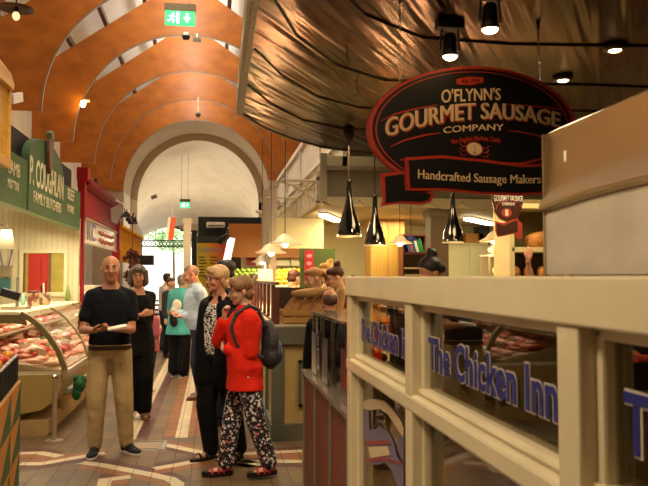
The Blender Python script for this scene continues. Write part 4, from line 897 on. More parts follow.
obj('yellow_backing', MB().box((0, 0, 0), (w, .012, h)), mat('mustard_wall', '#a9983e', .6, var=.2), mir); obj('red_door', MB().box((w*.12, -.006, 0), (w*.62, 0, h*.98)), mat('red_door_paint', '#b32a1c', .4), mir)
obj('door_gap', MB().box((w*.43, -.009, h*.3), (w*.44, -.005, h*.9)), mat('dark_seam', '#1c0d08'), mir); obj('dark_frame', MB().box((0, -.008, 0), (w*.05, 0, h)).box((w*.62, -.008, 0), (w*.68, 0, h)), mat('brown_frame', '#6c4a2c', .6), mir)
obj('pane', MB().box((0, -.014, 0), (w, -.011, h)), glass('hatch_glass', '#ffffff', 0, 1.4), mir)
# things hanging on cream wall
p = PY(10, 283, Yw-.03)
o = obj('wall_box', MB().box((-.07, -.04, 0), (.07, .02, .14)).box((-.08, -.05, .14), (.08, .02, .16)), mat('grey_tan_box', '#8f8262', .5), None, None, PY(6, 277, Yw-.03)); tag(o, 'small square tan box on the cream wall below the blue cord', 'box')
o = obj('wall_dispenser', MB().box((-.09, -.06, 0), (.09, .02, .18)).box((-.09, -.062, 0), (.09, -.06, .09)), mat('teal_grey_plastic', '#44706c', .4), None, None, PY(4, 291, Yw-.05)); tag(o, 'teal and grey dispenser on the cream wall at the left edge', 'dispenser')
p = PY(6, 250, Yw-.03); o = obj('lanyard', MB().tube([(-.09+.01*i*1.0*0+.18*i/10-.0, 0, -.32*sin(pi*i/10)) for i in range(11)], .008, 6), mat('blue_cord', '#5469a0', .6), None, None, p+V((0, -.0, .02))); tag(o, 'looped blue cord hanging on the cream wall at the left edge', 'cord')
p = PX(6, 251, -2.1); t = thing('table_lamp_shade', 'small cream lampshade on a wall bracket under the green fascia', 'lamp', p); obj('lamp_shade', MB().lathe([(.05, .22), (.09, .02), (.085, .02), (.045, .22)], seg=20), mat('lampshade_cream', '#d8c89c', .7, emit='#ffe0a0', estr=.25), t, 'full'); obj('bracket', MB().tube([(0, 0, .22), (0, 0, .27), (-.4, 0, .3)], .008, 6), BRASS, t)
# pine fascia nearest left
PINE = ramp_mat('varnished_pine', [(.3, '#c8902a'), (.7, '#e6b84a')], 2.5, .35, stretch=(4, .6, 6), bump=.05)
pf = thing('pine_fascia', 'varnished yellow pine fascia box at the top left edge', 'fascia', (-1.72, 5.0, 2.55)); ye = PX(9, 120, -1.72).y-5.0
obj('board', MB().box((-.16, -1.5, 0), (0, ye-.03, .62)), PINE, pf); obj('lower_moulding', MB().box((-.16, -1.5, -.05), (.03, ye, .03)), PINE, pf, bevel=.01); obj('cornice', MB().prism([(-1.5, .62), (ye, .62), (ye, .68), (ye-.1, .74), (-1.5, 1.0), (-1.5, .9)], -.16, .04, 'x'), PINE, pf, bevel=.008); obj('end_post', MB().box((-.16, ye-.05, 0), (.02, ye, .64)), PINE, pf, bevel=.006)
o = obj('glowing_bracket_light', MB().obox((0, 0, 0), (.05, .4, .1), Matrix.Rotation(.3, 3, 'X')), mat('white_fitting', '#e9e5d8', .4), None, None, PX(16, 98, -2.1)); tag(o, 'white light fitting just behind the pine fascia', 'light fitting')
# hanging bulbs
def bulb_lamp(px, py, Y, r, lab, lit, ztop):
    p = PY(px, py, Y); t = thing('bare_bulb_lamp', lab, 'bulb lamp', p); obj('bulb', MB().ell((0, 0, 0), (r, r, r*1.25)), BULB if lit else mat('pale_bulb', '#e8d9bc', .2, emit='#ffdca8', estr=.7), t, 'full'); obj('socket', MB().lathe([(r*.5, r), (r*.6, r*2), (r*.3, r*2.4)], seg=12), BRASS, t)
    if not lit: obj('saucer', MB().lathe([(.02, r*2.6), (.13, r*2.0), (.13, r*1.95), (.02, r*2.4)], seg=24), mat('bronze_dish', '#4b3626', .4, .6), t, 'full')
    obj('cord', MB().tube([(0, 0, r*2.3), (0, 0, ztop-p.z)], .007, 5), BLKM, t)
bulb_lamp(16, 16, 5.6, .028, 'pear bulb under a bronze dish at the top left corner', False, 6.7); 
p = PY(83, 104, 15.5); t = thing('bare_bulb_lamp', 'lit bare bulb on a small bracket on the plywood arch', 'bulb lamp', p); obj('bulb', MB().ell((0, 0, 0), (.055, .055, .07)), BULB, t, 'full'); obj('bracket', MB().box((.0, -.02, .07), (.12, .12, .1)), PAPER, t)
# ---- refrigerated meat counter
mc = thing('meat_counter', 'long curved-glass refrigerated meat counter at the butcher stall', 'display counter', (0, 7.6, 0))
LN = 3.2; CTAN = mat('tan_enamel', '#a5884e', .4, var=.06); OLV = mat('olive_bronze_frame', '#84764a', .35, .4); CW = mat('worn_tan_wood', '#a98a58', .6, var=.25)
def xprof(name, pts, y0_, y1_, m, bev=0, par=mc, sm=False): return obj(name, MB().prism(pts, y0_, y1_, 'y'), m, par, sm, None, bev)
xprof('plinth', [(-2.6, 0), (-1.62, 0), (-1.6, .02), (-1.6, .13), (-1.64, .15), (-2.6, .15)], .0, LN, CW)
xprof('green_kick', [(-2.5, .13), (-1.9, .13), (-1.86, .3), (-2.5, .3)], .02, LN, mat('lime_green_panel', '#8fa83e', .4))
low = [(-1.49+.0, .60), (-1.5, .45), (-1.56, .33), (-1.68, .25), (-1.9, .215), (-2.5, .215), (-2.5, .6)]
xprof('lower_body', low, 0, LN, CTAN)
xprof('front_rail', [(-1.47, .56), (-1.43, .56), (-1.42, .60), (-1.43, .64), (-1.47, .64)], -.02, LN, STEEL)
xprof('bumper_rail', [(-1.46, .40), (-1.42, .41), (-1.42, .44), (-1.46, .45)], .1, LN, mat('grey_bumper', '#8c8778', .4))
xprof('deck', [(-2.5, .6), (-1.5, .6), (-1.5, .635), (-2.5, .82)], .03, LN, mat('white_tray', '#d8d0c0', .3))
xprof('back_box', [(-2.5, .6), (-2.42, .6), (-2.42, 1.22), (-2.5, 1.22)], .0, LN, BOARDC)
xprof('top_shelf', [(-2.6, 1.20), (-1.9, 1.20), (-1.88, 1.215), (-1.9, 1.235), (-2.6, 1.235)], -.02, LN, BOARDC, .004)
xprof('inner_shelf', [(-2.42, .98), (-2.08, .98), (-2.08, .995), (-2.42, .995)], .03, LN, STEEL)
gp = [(-1.89, 1.215), (-1.80, 1.165), (-1.70, 1.08), (-1.60, .96), (-1.52, .83), (-1.465, .68), (-1.45, .6)]
def ribm(y, w=.05, d=.04):
    mb = MB(); rings = []
    for i, (x, z) in enumerate(gp):
        a = V((gp[min(i+1, 6)][0]-gp[max(i-1, 0)][0], 0, gp[min(i+1, 6)][1]-gp[max(i-1, 0)][1])).normalized(); nn = V((-a.z, 0, a.x)); c_ = V((x, y, z))
        rings.append([c_+nn*d/2-V((0, w/2, 0)), c_+nn*d/2+V((0, w/2, 0)), c_-nn*d/2+V((0, w/2, 0)), c_-nn*d/2-V((0, w/2, 0))])
    return mb.loft(rings)
for y in (.02, 1.35, 2.7, 3.18): obj('glass_frame_rib', ribm(y, .07 if y < .1 else .03, .05 if y < .1 else .025), OLV, mc)
for a, b_ in ((.06, 1.32), (1.38, 2.67), (2.73, 3.16)):
    rings = [[V((x, y, z)) for x, z in gp] for y in (a, b_)]; obj('curved_glass', MB().loft(rings, False, closed=False), glass('counter_curved_glass', '#ece6da', 0, 1.42), mc, 'full')
xprof('end_glass', [(-2.42, .64), (-1.47, .64)]+[(x, z) for x, z in gp[::-1][1:]]+[(-2.42, 1.2)], .0, .004, glass('counter_end_glass', '#e8e2d2', 0, 1.35))
xprof('end_header', [(-2.6, 1.12), (-1.98, 1.12), (-1.82, 1.10), (-1.86, 1.2), (-2.6, 1.2)], -.01, .01, OLV)
# meats
def meatmat(n, a, b_, c_): return ramp_mat(n, [(.35, a), (.52, b_), (.7, c_)], 14, .35, bump=.3)
MM = [meatmat('beef_red', '#9c2c28', '#b84840', '#e0a898'), meatmat('pork_pink', '#d98a7c', '#e8aca0', '#f2d4c8'), meatmat('chicken_pale', '#d9a890', '#e6bfa8', '#edd0bb'), meatmat('sausage_pink', '#c06a52', '#d18a70', '#e0a890')]
KN = ['beef_joint', 'pork_chop', 'chicken_fillet', 'sausage_link']
LB = ['dark red beef joint lying in the glass meat counter', 'pink pork chop lying in the glass meat counter', 'pale chicken fillet lying in the glass meat counter', 'pink sausage lying in the glass meat counter']
protos = []
for k in range(4):
    mb = MB()
    if k == 0: mb.ell((0, 0, 0), (.11, .075, .05)); mb.ell((.06, .03, .01), (.06, .05, .04))
    if k == 1: mb.ell((0, 0, 0), (.09, .06, .03)); mb.ell((.08, .01, 0), (.05, .025, .02)); mb.ell((-.04, .04, 0), (.05, .03, .025))
    if k == 2: mb.ell((0, 0, 0), (.09, .05, .035)); mb.ell((.05, -.01, 0), (.06, .03, .025))
    if k == 3: mb.tube([(-.08, 0, 0), (-.05, .02, 0), (.0, .03, .005), (.05, .02, 0), (.08, 0, 0)], [.01, .02, .022, .02, .01], 10)
    protos.append(remesh(mb, .012, 3) if k < 3 else mb.mesh('s'))
rn = random.Random(11); made = [None]*4
def put_meat(k, loc, sc=1):
    me = protos[k]
    if made[k] is None: o = link(KN[k], me, MM[k], None, 'full'); tag(o, LB[k], ['beef', 'pork', 'chicken', 'sausage'][k], ['beef joints', 'pork chops', 'chicken fillets', 'sausages'][k]+' in the meat counter'); made[k] = o
    else: o = made[k].copy(); COL.objects.link(o)
    o.location = loc; o.rotation_euler = (rn.uniform(-.15, .15), rn.uniform(-.2, .2), rn.uniform(0, 6.28)); s_ = sc*rn.uniform(.85, 1.15); o.scale = (s_, s_, s_)
for j in range(17):
    y = 7.72+.18*j
    for i in range(5):
        x = -1.6-.165*i; z = .64+.185*(-1.5-x)+.035
        k = [2, 1, 3, 0][(j//3+i) % 4] if i else [2, 3, 1, 0][(j//4) % 4]
        put_meat(k, (x+rn.uniform(-.02, .02), y+rn.uniform(-.03, .03), z+.0), 1.0)
        if i > 1 and rn.random() < .5: put_meat((k+1) % 3, (x, y+.08, z+.055), .85)
for j in range(15): put_meat([1, 2, 0][j % 3], (-2.2, 7.75+.2*j, 1.03), .9)
GB = mat('green_garnish', '#4f8f2c', .6); PT = mat('price_ticket', '#ece6d8', .5); tk = None
for j in range(14):
    x = -1.72-.24*(j % 3); y = 7.8+.2*j
    if tk is None:
        tk = obj('price_ticket', MB().box((-.045, -.003, 0), (.045, .003, .075)), PT); tag(tk, 'small white price ticket standing among the meat', 'price ticket', 'white price tickets in the meat counter'); o = tk
    else: o = tk.copy(); COL.objects.link(o)
    o.location = (x, y, .73+.185*(-1.5-x)); o.rotation_euler = (.35, rn.uniform(-.4, .4), rn.uniform(-.3, .5))
gs = None
for j in range(8):
    if gs is None:
        mb = MB(); 
        for q_ in range(14): a = rn.uniform(0, 6.28); mb.ell((.05*cos(a), .04*sin(a), .01+rn.random()*.02), (.025, .012, .006), Matrix.Rotation(a, 3, 'Z'), 6, 4)
        gs = obj('parsley_garnish', mb, GB, None, 'full'); tag(gs, 'green leafy garnish between the meats in the counter', 'garnish', 'green garnish in the meat counter'); o = gs
    else: o = gs.copy(); COL.objects.link(o)
    x = -1.8-.2*(j % 2); o.location = (x, 7.9+.36*j, .745+.185*(-1.5-x)); o.rotation_euler = (0, 0, j)
# items on counter top
def onshelf(px, py): p = PX(px, py, -2.05); return V((-2.05, p.y, 1.236))
t = thing('spice_tin', 'brown and white patterned tin on the meat counter top', 'tin', onshelf(33, 309)); obj('can', MB().lathe([(.062, 0), (.062, .16)], seg=20), ramp_mat('patterned_tin', [(.45, '#7a3a22'), (.55, '#cdb490')], 14, .4), t); obj('lid', MB().lathe([(.066, .16), (.066, .18), (.03, .185)], seg=20), BROWN, t)
t = thing('utensil_jar', 'patterned jar of utensils beside the brown tin on the counter', 'jar', onshelf(44, 306)); obj('jar', MB().lathe([(.07, 0), (.075, .08), (.06, .15), (.055, .15), (.06, .05)], seg=20), ramp_mat('patterned_jar', [(.45, '#5c4030'), (.55, '#b59a70')], 16, .3), t); 
for k in range(3): obj('utensil', MB().tube([(.02*k-.02, 0, .05), (.03*k-.04, .0, .24+.03*k)], .01, 6), [BLKM, PAPER, BROWN][k], t)
o = obj('sauce_bottle', MB().lathe([(.03, 0), (.03, .14), (.012, .18), (.012, .22)], seg=14), mat('green_plastic', '#7a9a4a', .4), None, 'full', onshelf(67.5, 301)); tag(o, 'slim green bottle on the meat counter near the red post', 'bottle')
o = obj('pepper_mill', MB().lathe([(.03, 0), (.02, .08), (.026, .2), (.018, .24), (.024, .27), (.005, .3)], seg=14), mat('dark_mill', '#3a3024', .4), None, 'full', onshelf(74, 300)); tag(o, 'dark pepper mill on the meat counter near the red post', 'pepper mill'); o.rotation_euler = (0, -.1, 0)
t = thing('counter_scale', 'black and grey shop scale display on a post at the counter', 'scale', onshelf(17, 313)); obj('post', MB().tube([(0, 0, 0), (0, 0, .34)], .018, 8), mat('grey_bumper', '#8c8778', .4), t); obj('display', MB().obox((-.07, 0, .16), (.2, .05, .09), Matrix.Rotation(.3, 3, 'Y')), BLKM, t, bevel=.01); obj('platform', MB().box((-.14, -.1, .0), (.12, .1, .03)), STEEL, t)
o = obj('small_blue_bottle', MB().lathe([(.025, 0), (.025, .09), (.01, .11), (.01, .14)], seg=12), mat('aqua_plastic', '#8fc4b8', .3), None, 'full', PX(23, 304, -2.3)*1.0); o.location.z = 1.236; tag(o, 'small aqua bottle on the shelf below the hatch window', 'bottle')
# bollard
b = thing('bollard', 'thin stainless steel bollard at the end of the meat counter', 'bollard', PZ(54, 441)); obj('post', MB().tube([(0, 0, 0), (0, 0, .60)], .022, 16), STEEL, b, True); obj('floor_flange', MB().lathe([(.085, 0), (.085, .008), (.03, .014)], seg=24), STEEL, b); obj('cap', MB().lathe([(.026, .6), (.026, .625), (.01, .635)], seg=16), CHROME, b)
# green sack
o = obj('green_cloth', remesh(MB().ell((0, 0, 0), (.05, .11, .12)).ell((.01, .03, -.07), (.04, .07, .09)), .015, 3) and MB().ell((0, 0, 0), (.06, .07, .08)).ell((-.02, -.02, -.08), (.045, .05, .07)).ell((.03, .02, .05), (.035, .05, .05)).ell((-.03, .0, .07), (.03, .04, .04)), mat('emerald_cloth', '#125026', .8, bump=.8, bscale=20), None, 'full', (-1.34, 7.75, .47)); tag(o, 'crumpled green cloth hanging on the counter rail by the bollard', 'cloth')
# produce box stack --------------------------------------------
OR_ = mat('orange_box_print', '#bd7a22', .6); GR_ = mat('green_box_print', '#265020', .6); CB = mat('box_cardboard', '#8c6a3a', .8)
base = V((-1.44, 5.85, 0)); ang = radians(8.5)
rz_ = ang; Rm = Matrix.Rotation(rz_, 3, 'Z')
bw_, bh_ = .62, .262
def boxstack(i, k):
    t = thing('produce_box', ['bottom', 'second', 'third'][k]+' box of the '+['far', 'near'][i]+' stack of orange and green printed produce boxes', 'box', base+Rm @ V((0, -i*(bw_+.01)*1.0, 0))+V((0, 0, k*(bh_+.003))), rz_)
    obj('carton', MB().box((-.42, -bw_, 0), (-.004, 0, bh_)), CB, t)
    for q_ in range(1):
        y0_ = -bw_; y1_ = 0
        obj('orange_print', MB().prism([(y0_, bh_), (y1_, bh_), (y0_, .0)], -.004, 0, 'x'), OR_, t); obj('green_print', MB().prism([(y1_, bh_), (y1_, 0), (y0_, 0)], -.004, 0.0, 'x'), GR_, t)
    obj('end_print', MB().prism([(-.42, 0), (-.004, 0), (-.004, bh_)], -.0, .003), GR_, t)
for i in range(2):
    for k in range(3): boxstack(i, k)
zc = 3*(bh_+.003)
BC = mat('black_crate_plastic', '#0c0a09', .6, spec=.2); fr = random.Random(5)
PEPR = mat('carrot_orange', '#d8581c', .45); PEPY = mat('orange_fruit', '#e0901c', .45, bump=.2, bscale=50); PEPD = mat('tomato_red', '#b8281a', .25)
for k in range(6):
    yy = -.02-k*.2; c_ = base+Rm @ V((-.02, yy, 0)); t = thing('produce_crate', ['first', 'second', 'third', 'fourth', 'fifth', 'sixth'][k]+' black produce tray from the far end on the box stacks', 'crate', (c_.x, c_.y, zc), rz_)
    h = .19+.0*k
    mb = MB(); mb.box((-.36, -.18, 0), (0, 0, .01)); 
    for bx in ((-.36, -.18, -.345, 0), (-.015, -.18, 0, 0), (-.36, -.18, 0, -.165), (-.36, -.015, 0, 0)): mb.box((bx[0], bx[1], 0), (bx[2], bx[3], h))
    obj('tray', mb, BC, t); obj('pale_rim', MB().box((-.02, -.18, h), (.004, -.12, h+.008)).box((-.02, -.06, h), (.004, 0, h+.008)), mat('pale_rim2', '#b9b0a0', .5), t)
    for q_ in range(8):
        lx = -.31+.08*(q_ % 4); ly = -.13+.075*(q_//4); w_ = V((c_.x, c_.y, zc))+Rm @ V((lx, ly, h-.0+.01*fr.random()))
        kind = [1, 0, 2][k % 3]
        if kind == 0: o = obj('carrot', MB().caps((0, -.05, 0), .022, (0, .06, 0), .008), PEPR, None, 'full', w_); tag(o, 'orange carrot in a black produce tray, tray %s' % ['one', 'two', 'three', 'four', 'five', 'six'][k], 'carrot', 'carrots in the %s black tray' % ['first', 'second', 'third', 'fourth', 'fifth', 'sixth'][k]); o.rotation_euler = (fr.uniform(-.3, .3), 0, fr.uniform(-1, 1)); o['label'] = 'orange carrot in the %s black produce tray from the far end' % ['first', 'second', 'third', 'fourth', 'fifth', 'sixth'][k]
        else: o = obj('orange' if kind == 1 else 'tomato', MB().ell((0, 0, 0), (.036,)*3), PEPY if kind == 1 else PEPD, None, 'full', w_); tag(o, ('bright orange' if kind == 1 else 'red tomato')+' in the %s black produce tray from the far end' % ['first', 'second', 'third', 'fourth', 'fifth', 'sixth'][k], 'orange' if kind == 1 else 'tomato', ('oranges' if kind == 1 else 'tomatoes')+' in the %s black tray' % ['first', 'second', 'third', 'fourth', 'fifth', 'sixth'][k])
# ---- red stall next along
REDW = mat('gloss_red_paint', '#8c1212', .55, spec=.2, var=.1)
rs = thing('red_fascia', 'glossy red fascia with moulded cornice beyond the green butcher sign', 'fascia', (0, 0, 0))
ra, rb = 11.15, 15.0
obj('board', MB().prism([(ra, 2.52), (rb, 2.52), (rb, 2.95), (ra, 2.95)], XL-.05, XL-.01, 'x'), REDW, rs)
obj('cornice', MB().prism([(XL-.1, 2.92), (XL+.02, 2.92), (XL+.08, 2.99), (XL+.1, 3.05), (XL-.1, 3.05)], ra, rb, 'y'), REDW, rs)
obj('pilaster', MB().box((XL-.01, 10.97, 0), (XL+.03, 11.1, 2.45)).box((XL-.06, 10.97, 2.45), (XL+.04, 11.14, 3.0)), REDW, rs); obj('pilaster_cap', MB().box((XL-.08, 10.97, 3.0), (XL+.08, 11.2, 3.2)), REDW, rs, bevel=.01)
obj('pilaster', MB().box((XL-.1, 15.0, 0), (XL+.04, 15.2, 2.95)), REDW, rs, bevel=.01); obj('pilaster_cap', MB().box((XL-.12, 14.95, 2.93), (XL+.07, 15.25, 3.12)), REDW, rs, bevel=.01)
kc = thing('name_board', 'cream shop name board with blue letters under the red fascia', 'sign', (0, 0, 0)); obj('board', MB().prism([(ra+.0, 2.08), (rb-.1, 2.08), (rb-.1, 2.48), (ra, 2.48)], XL-.03, XL, 'x'), mat('aged_cream_sign', '#cdb98a', .35, coat=.5), kc)
mb = MB()
for z in (2.08, 2.46): mb.box((XL, ra, z), (XL+.02, rb-.1, z+.025))
obj('frame', mb, mat('aged_cream_edge', '#b7a37a', .5), kc)
o = link('lettering', text_mesh('KC', size=.4, ext=.002, off=.004, width=.8), mat('faded_blue', '#5a5f8a', .5), kc); o.location = (XL+.004, 11.85, 2.16); o.rotation_euler = (0, 0, pi/2)
for zz, hh in ((2.33, .05), (2.2, .06)):
    mb = MB(); mb.tube([(XL+.004, 12.6+.045*i, zz+hh*(.5*sin(i*1.9)+.3*sin(i*.7))) for i in range(40)], .012, 4); obj('script_scroll', mb, mat('faded_red', '#b8604a', .5), kc)
# inside red stall
struct('wall_left.003', MB().box((-3.2, 11.0, 0), (-3.1, 15.2, 2.9)), mat('mustard_wall', '#a9983e', .6)); 
t = thing('stall_counter', 'brown shop counter with white goods under the cream name board', 'stall counter', (-2.05, 12.3, 0)); obj('body', MB().box((-.6, 0, 0), (0, 2.7, .95)), BROWN, t); obj('top', MB().box((-.62, -.02, .95), (.02, 2.72, 1.0)), OCH, t); obj('white_display', MB().box((-.5, .3, 1.0), (-.1, 1.5, 1.3)).box((-.5, 1.7, 1.0), (-.1, 2.6, 1.42)), PAPER, t)
# yellow stall
ys_ = thing('yellow_stall_fascia', 'golden yellow stall fascia beyond the red one on the left', 'fascia', (0, 0, 0)); YEL = mat('golden_yellow_paint', '#dc9812', .9, spec=.05)
obj('board', MB().prism([(15.3, 2.2), (20, 2.2), (20, 2.62), (15.3, 2.6)], XL-.06, XL, 'x'), YEL, ys_); obj('lower_board', MB().box((XL-.06, 15.3, 1.9), (XL+.03, 20, 2.18)), YEL, ys_); obj('cornice', MB().box((XL-.1, 15.3, 2.6), (XL+.06, 20, 2.66)), YEL, ys_); obj('post', MB().box((XL-.1, 15.3, 0), (XL, 15.4, 2.6)), YEL, ys_)
aw = thing('canvas_awning', 'tan canvas awning sloping out beyond the yellow fascia', 'awning', (XL+.04, 16.6, 2.14)); obj('canvas', MB().prism([(0, 0), (.3, -.12), (.3, -.15), (0, -.03)], 0, 3.4, 'y'), mat('tan_canvas', '#a3884f', .7), aw); obj('valance', MB().box((.29, 0, -.22), (.3, 3.4, -.13)), mat('tan_canvas', '#a3884f', .7), aw)
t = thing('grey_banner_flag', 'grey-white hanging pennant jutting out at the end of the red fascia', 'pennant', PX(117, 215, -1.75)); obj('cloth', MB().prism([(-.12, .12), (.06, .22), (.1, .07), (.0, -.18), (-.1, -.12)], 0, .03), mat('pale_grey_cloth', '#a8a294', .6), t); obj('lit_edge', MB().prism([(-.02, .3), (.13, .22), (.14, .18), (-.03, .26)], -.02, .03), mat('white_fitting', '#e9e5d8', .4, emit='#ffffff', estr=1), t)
rn2 = random.Random(2); pc_ = PX(126, 219, -1.72); sp_ = None
for k in range(9):
    if sp_ is None:
        sp_ = thing('stage_spotlight', 'dark stage-style spotlight in the row above the yellow fascia', 'spotlight', (0, 0, 0), 0, 'dark spotlights above the yellow fascia'); obj('lamp_head', MB().tube([(0, -.07, 0), (0, .07, 0)], [.05, .035], 10), mat('blue_black_metal', '#262a34', .4, .4), sp_); obj('bracket', MB().box((-.01, -.01, 0), (.01, .01, .12)), BLKM, sp_); o = sp_
    else: o = dup(sp_, (0, 0, 0))
    o.location = (-1.76+.05*(k % 2), pc_.y-.4+.3*k, 2.78+.04*(k % 3)); o.rotation_euler = (rn2.uniform(-.3, .3), rn2.uniform(-.3, .3), rn2.uniform(-.6, .6))
on = None; rn3 = random.Random(4); pc = PY(132, 266, 12.8)
for k in range(38):
    a = rn3.uniform(0, 6.28); z = rn3.uniform(-.26, .26); r_ = .15*sqrt(max(.05, 1-(z/.3)**2))*rn3.uniform(.6, 1); loc = (pc.x+r_*cos(a), 12.8+r_*sin(a), pc.z+z)
    if on is None: on = obj('dried_chilli', MB().ell((0, 0, 0), (.035, .035, .06), seg=8, rg=6), mat('dried_red', '#4a100d', .6), None, 'full', loc); tag(on, 'dark red dried pepper in the bunch hanging behind the woman in black', 'dried pepper', 'dried peppers in the hanging bunch')
    else: o = on.copy(); COL.objects.link(o); o.location = loc; o.rotation_euler = (rn3.random(), rn3.random(), 0)
o = obj('hanging_string', MB().tube([(0, 0, -.28), (0, 0, .9)], .008, 5), BROWN, None, None, pc); tag(o, 'string on which the bunch of dried peppers hangs', 'string')
p = PY(142, 261, 15); o = obj('black_sign_box', MB().box((-.25, 0, 0), (.22, .3, .2)), BLKM, None, None, p+V((0, 0, -.08))); tag(o, 'small black box sign hanging under the tan awning', 'sign box')
# cafe furniture near the gateway
for k, (x, y) in enumerate(((-1.3, 17.2), (-1.9, 19))):
    t = thing('cafe_table', ['dark cafe table before the bright gateway', 'farther dark cafe table close to the left stalls'][k], 'table', (x, y, 0)); obj('tabletop', MB().lathe([(.35, .72), (.36, .74), (.35, .75)], seg=20), BROWN, t); obj('pedestal', MB().tube([(0, 0, 0), (0, 0, .72)], .03, 8), BLKM, t); obj('foot', MB().lathe([(.22, 0), (.2, .02), (.04, .05)], seg=16), BLKM, t)
    t = thing('cafe_chair', ['brown slatted cafe chair before the bright gateway', 'brown slatted cafe chair farther off by the left stalls'][k], 'chair', (x+.55, y-.3, 0), .4)
    obj('seat', MB().box((-.2, -.2, .43), (.2, .2, .46)), BROWN, t)
    for sx_ in (-.18, .18):
        for sy_ in (-.18, .18): obj('leg', MB().tube([(sx_, sy_, 0), (sx_, sy_, .44 if sy_ < 0 else .98)], .015, 6), BROWN, t)
    mb = MB()
    for z in (.6, .72, .84, .95): mb.box((-.18, .17, z), (.18, .19, z+.05))
    obj('backrest', mb, BROWN, t)
# ================================================================= PEOPLE
def skinmat(n, c): return mat(n, c, .5, bump=.08, bscale=60, var=.12, vscale=9)
SK = skinmat('skin_fair', '#cda084'); SKT = skinmat('skin_tanned', '#b97f5c'); SKR = skinmat('skin_ruddy', '#c88a6c')
EYEW = mat('eye_white', '#8c7c72', .3); IRIS = mat('dark_iris', '#2b1f18', .2); LIP = mat('lip', '#9c5c4e', .5); BROW = mat('brow_hair', '#6b5240', .8)
def ik(a, b, l1, l2, hint):
    a, b, hint = V(a), V(b), V(hint); d = b-a; L = min(d.length, (l1+l2)*.999); dn = d.normalized(); b = a+dn*L
    x = (l1*l1-l2*l2+L*L)/(2*L); h = sqrt(max(0, l1*l1-x*x)); hn = hint-dn*hint.dot(dn); hn = hn.normalized() if hn.length > 1e-5 else V((0, 1, 0))
    return a+dn*x+hn*h, b
def hand(mb, W, d, n, side, curl=.5, s=1.0):
    """W wrist, d direction, n palm normal (fingers curl towards it), side: +1 thumb on +s side"""
    W = V(W); d = V(d).normalized(); n = V(n); n = (n-d*n.dot(d)).normalized(); q = d.cross(n)*side
    mb.caps(W-d*.03*s, .026*s, W+d*.02*s, .027*s)
    for i, o in enumerate((-.028, -.009, .010, .028)):
        b0 = W+d*.015*s+q*o*.6*s; k = W+d*.085*s+q*o*s; mb.caps(b0, .016*s, k, .0125*s, seg=8)
        L = [.060, .074, .080, .070][i]*s; a = curl*.5; p = k
        for j, (f, r0, r1) in enumerate(((.45, .0105, .0095), (.32, .0095, .0085), (.25, .0085, .007))):
            dd = (d*cos(a)+n*sin(a)+q*o*1.2*(1 if j == 0 else .4)).normalized(); e = p+dd*L*f; mb.caps(p, r0*s, e, r1*s, seg=8); p = e; a += curl*.9
    t0 = W+d*.02*s+q*.024*s; t1 = W+d*.055*s+q*.05*s+n*.012*s; t2 = W+d*.085*s+q*.05*s+n*.028*s; t3 = W+d*.105*s+q*.04*s+n*.038*s
    mb.caps(t0, .015*s, t1, .0125*s, seg=8); mb.caps(t1, .0125*s, t2, .0105*s, seg=8); mb.caps(t2, .0105*s, t3, .008*s, seg=8)
def oval(c, hw, hd, M, n=20, p=2.4):
    out = []
    for k in range(n):
        a = 2*pi*k/n; ca, sa = cos(a), sin(a); r = (abs(ca)**p+abs(sa)**p)**(-1/p)
        out.append(M @ V((c[0]+hw*r*ca, c[1]+hd*r*sa, c[2])))
    return out
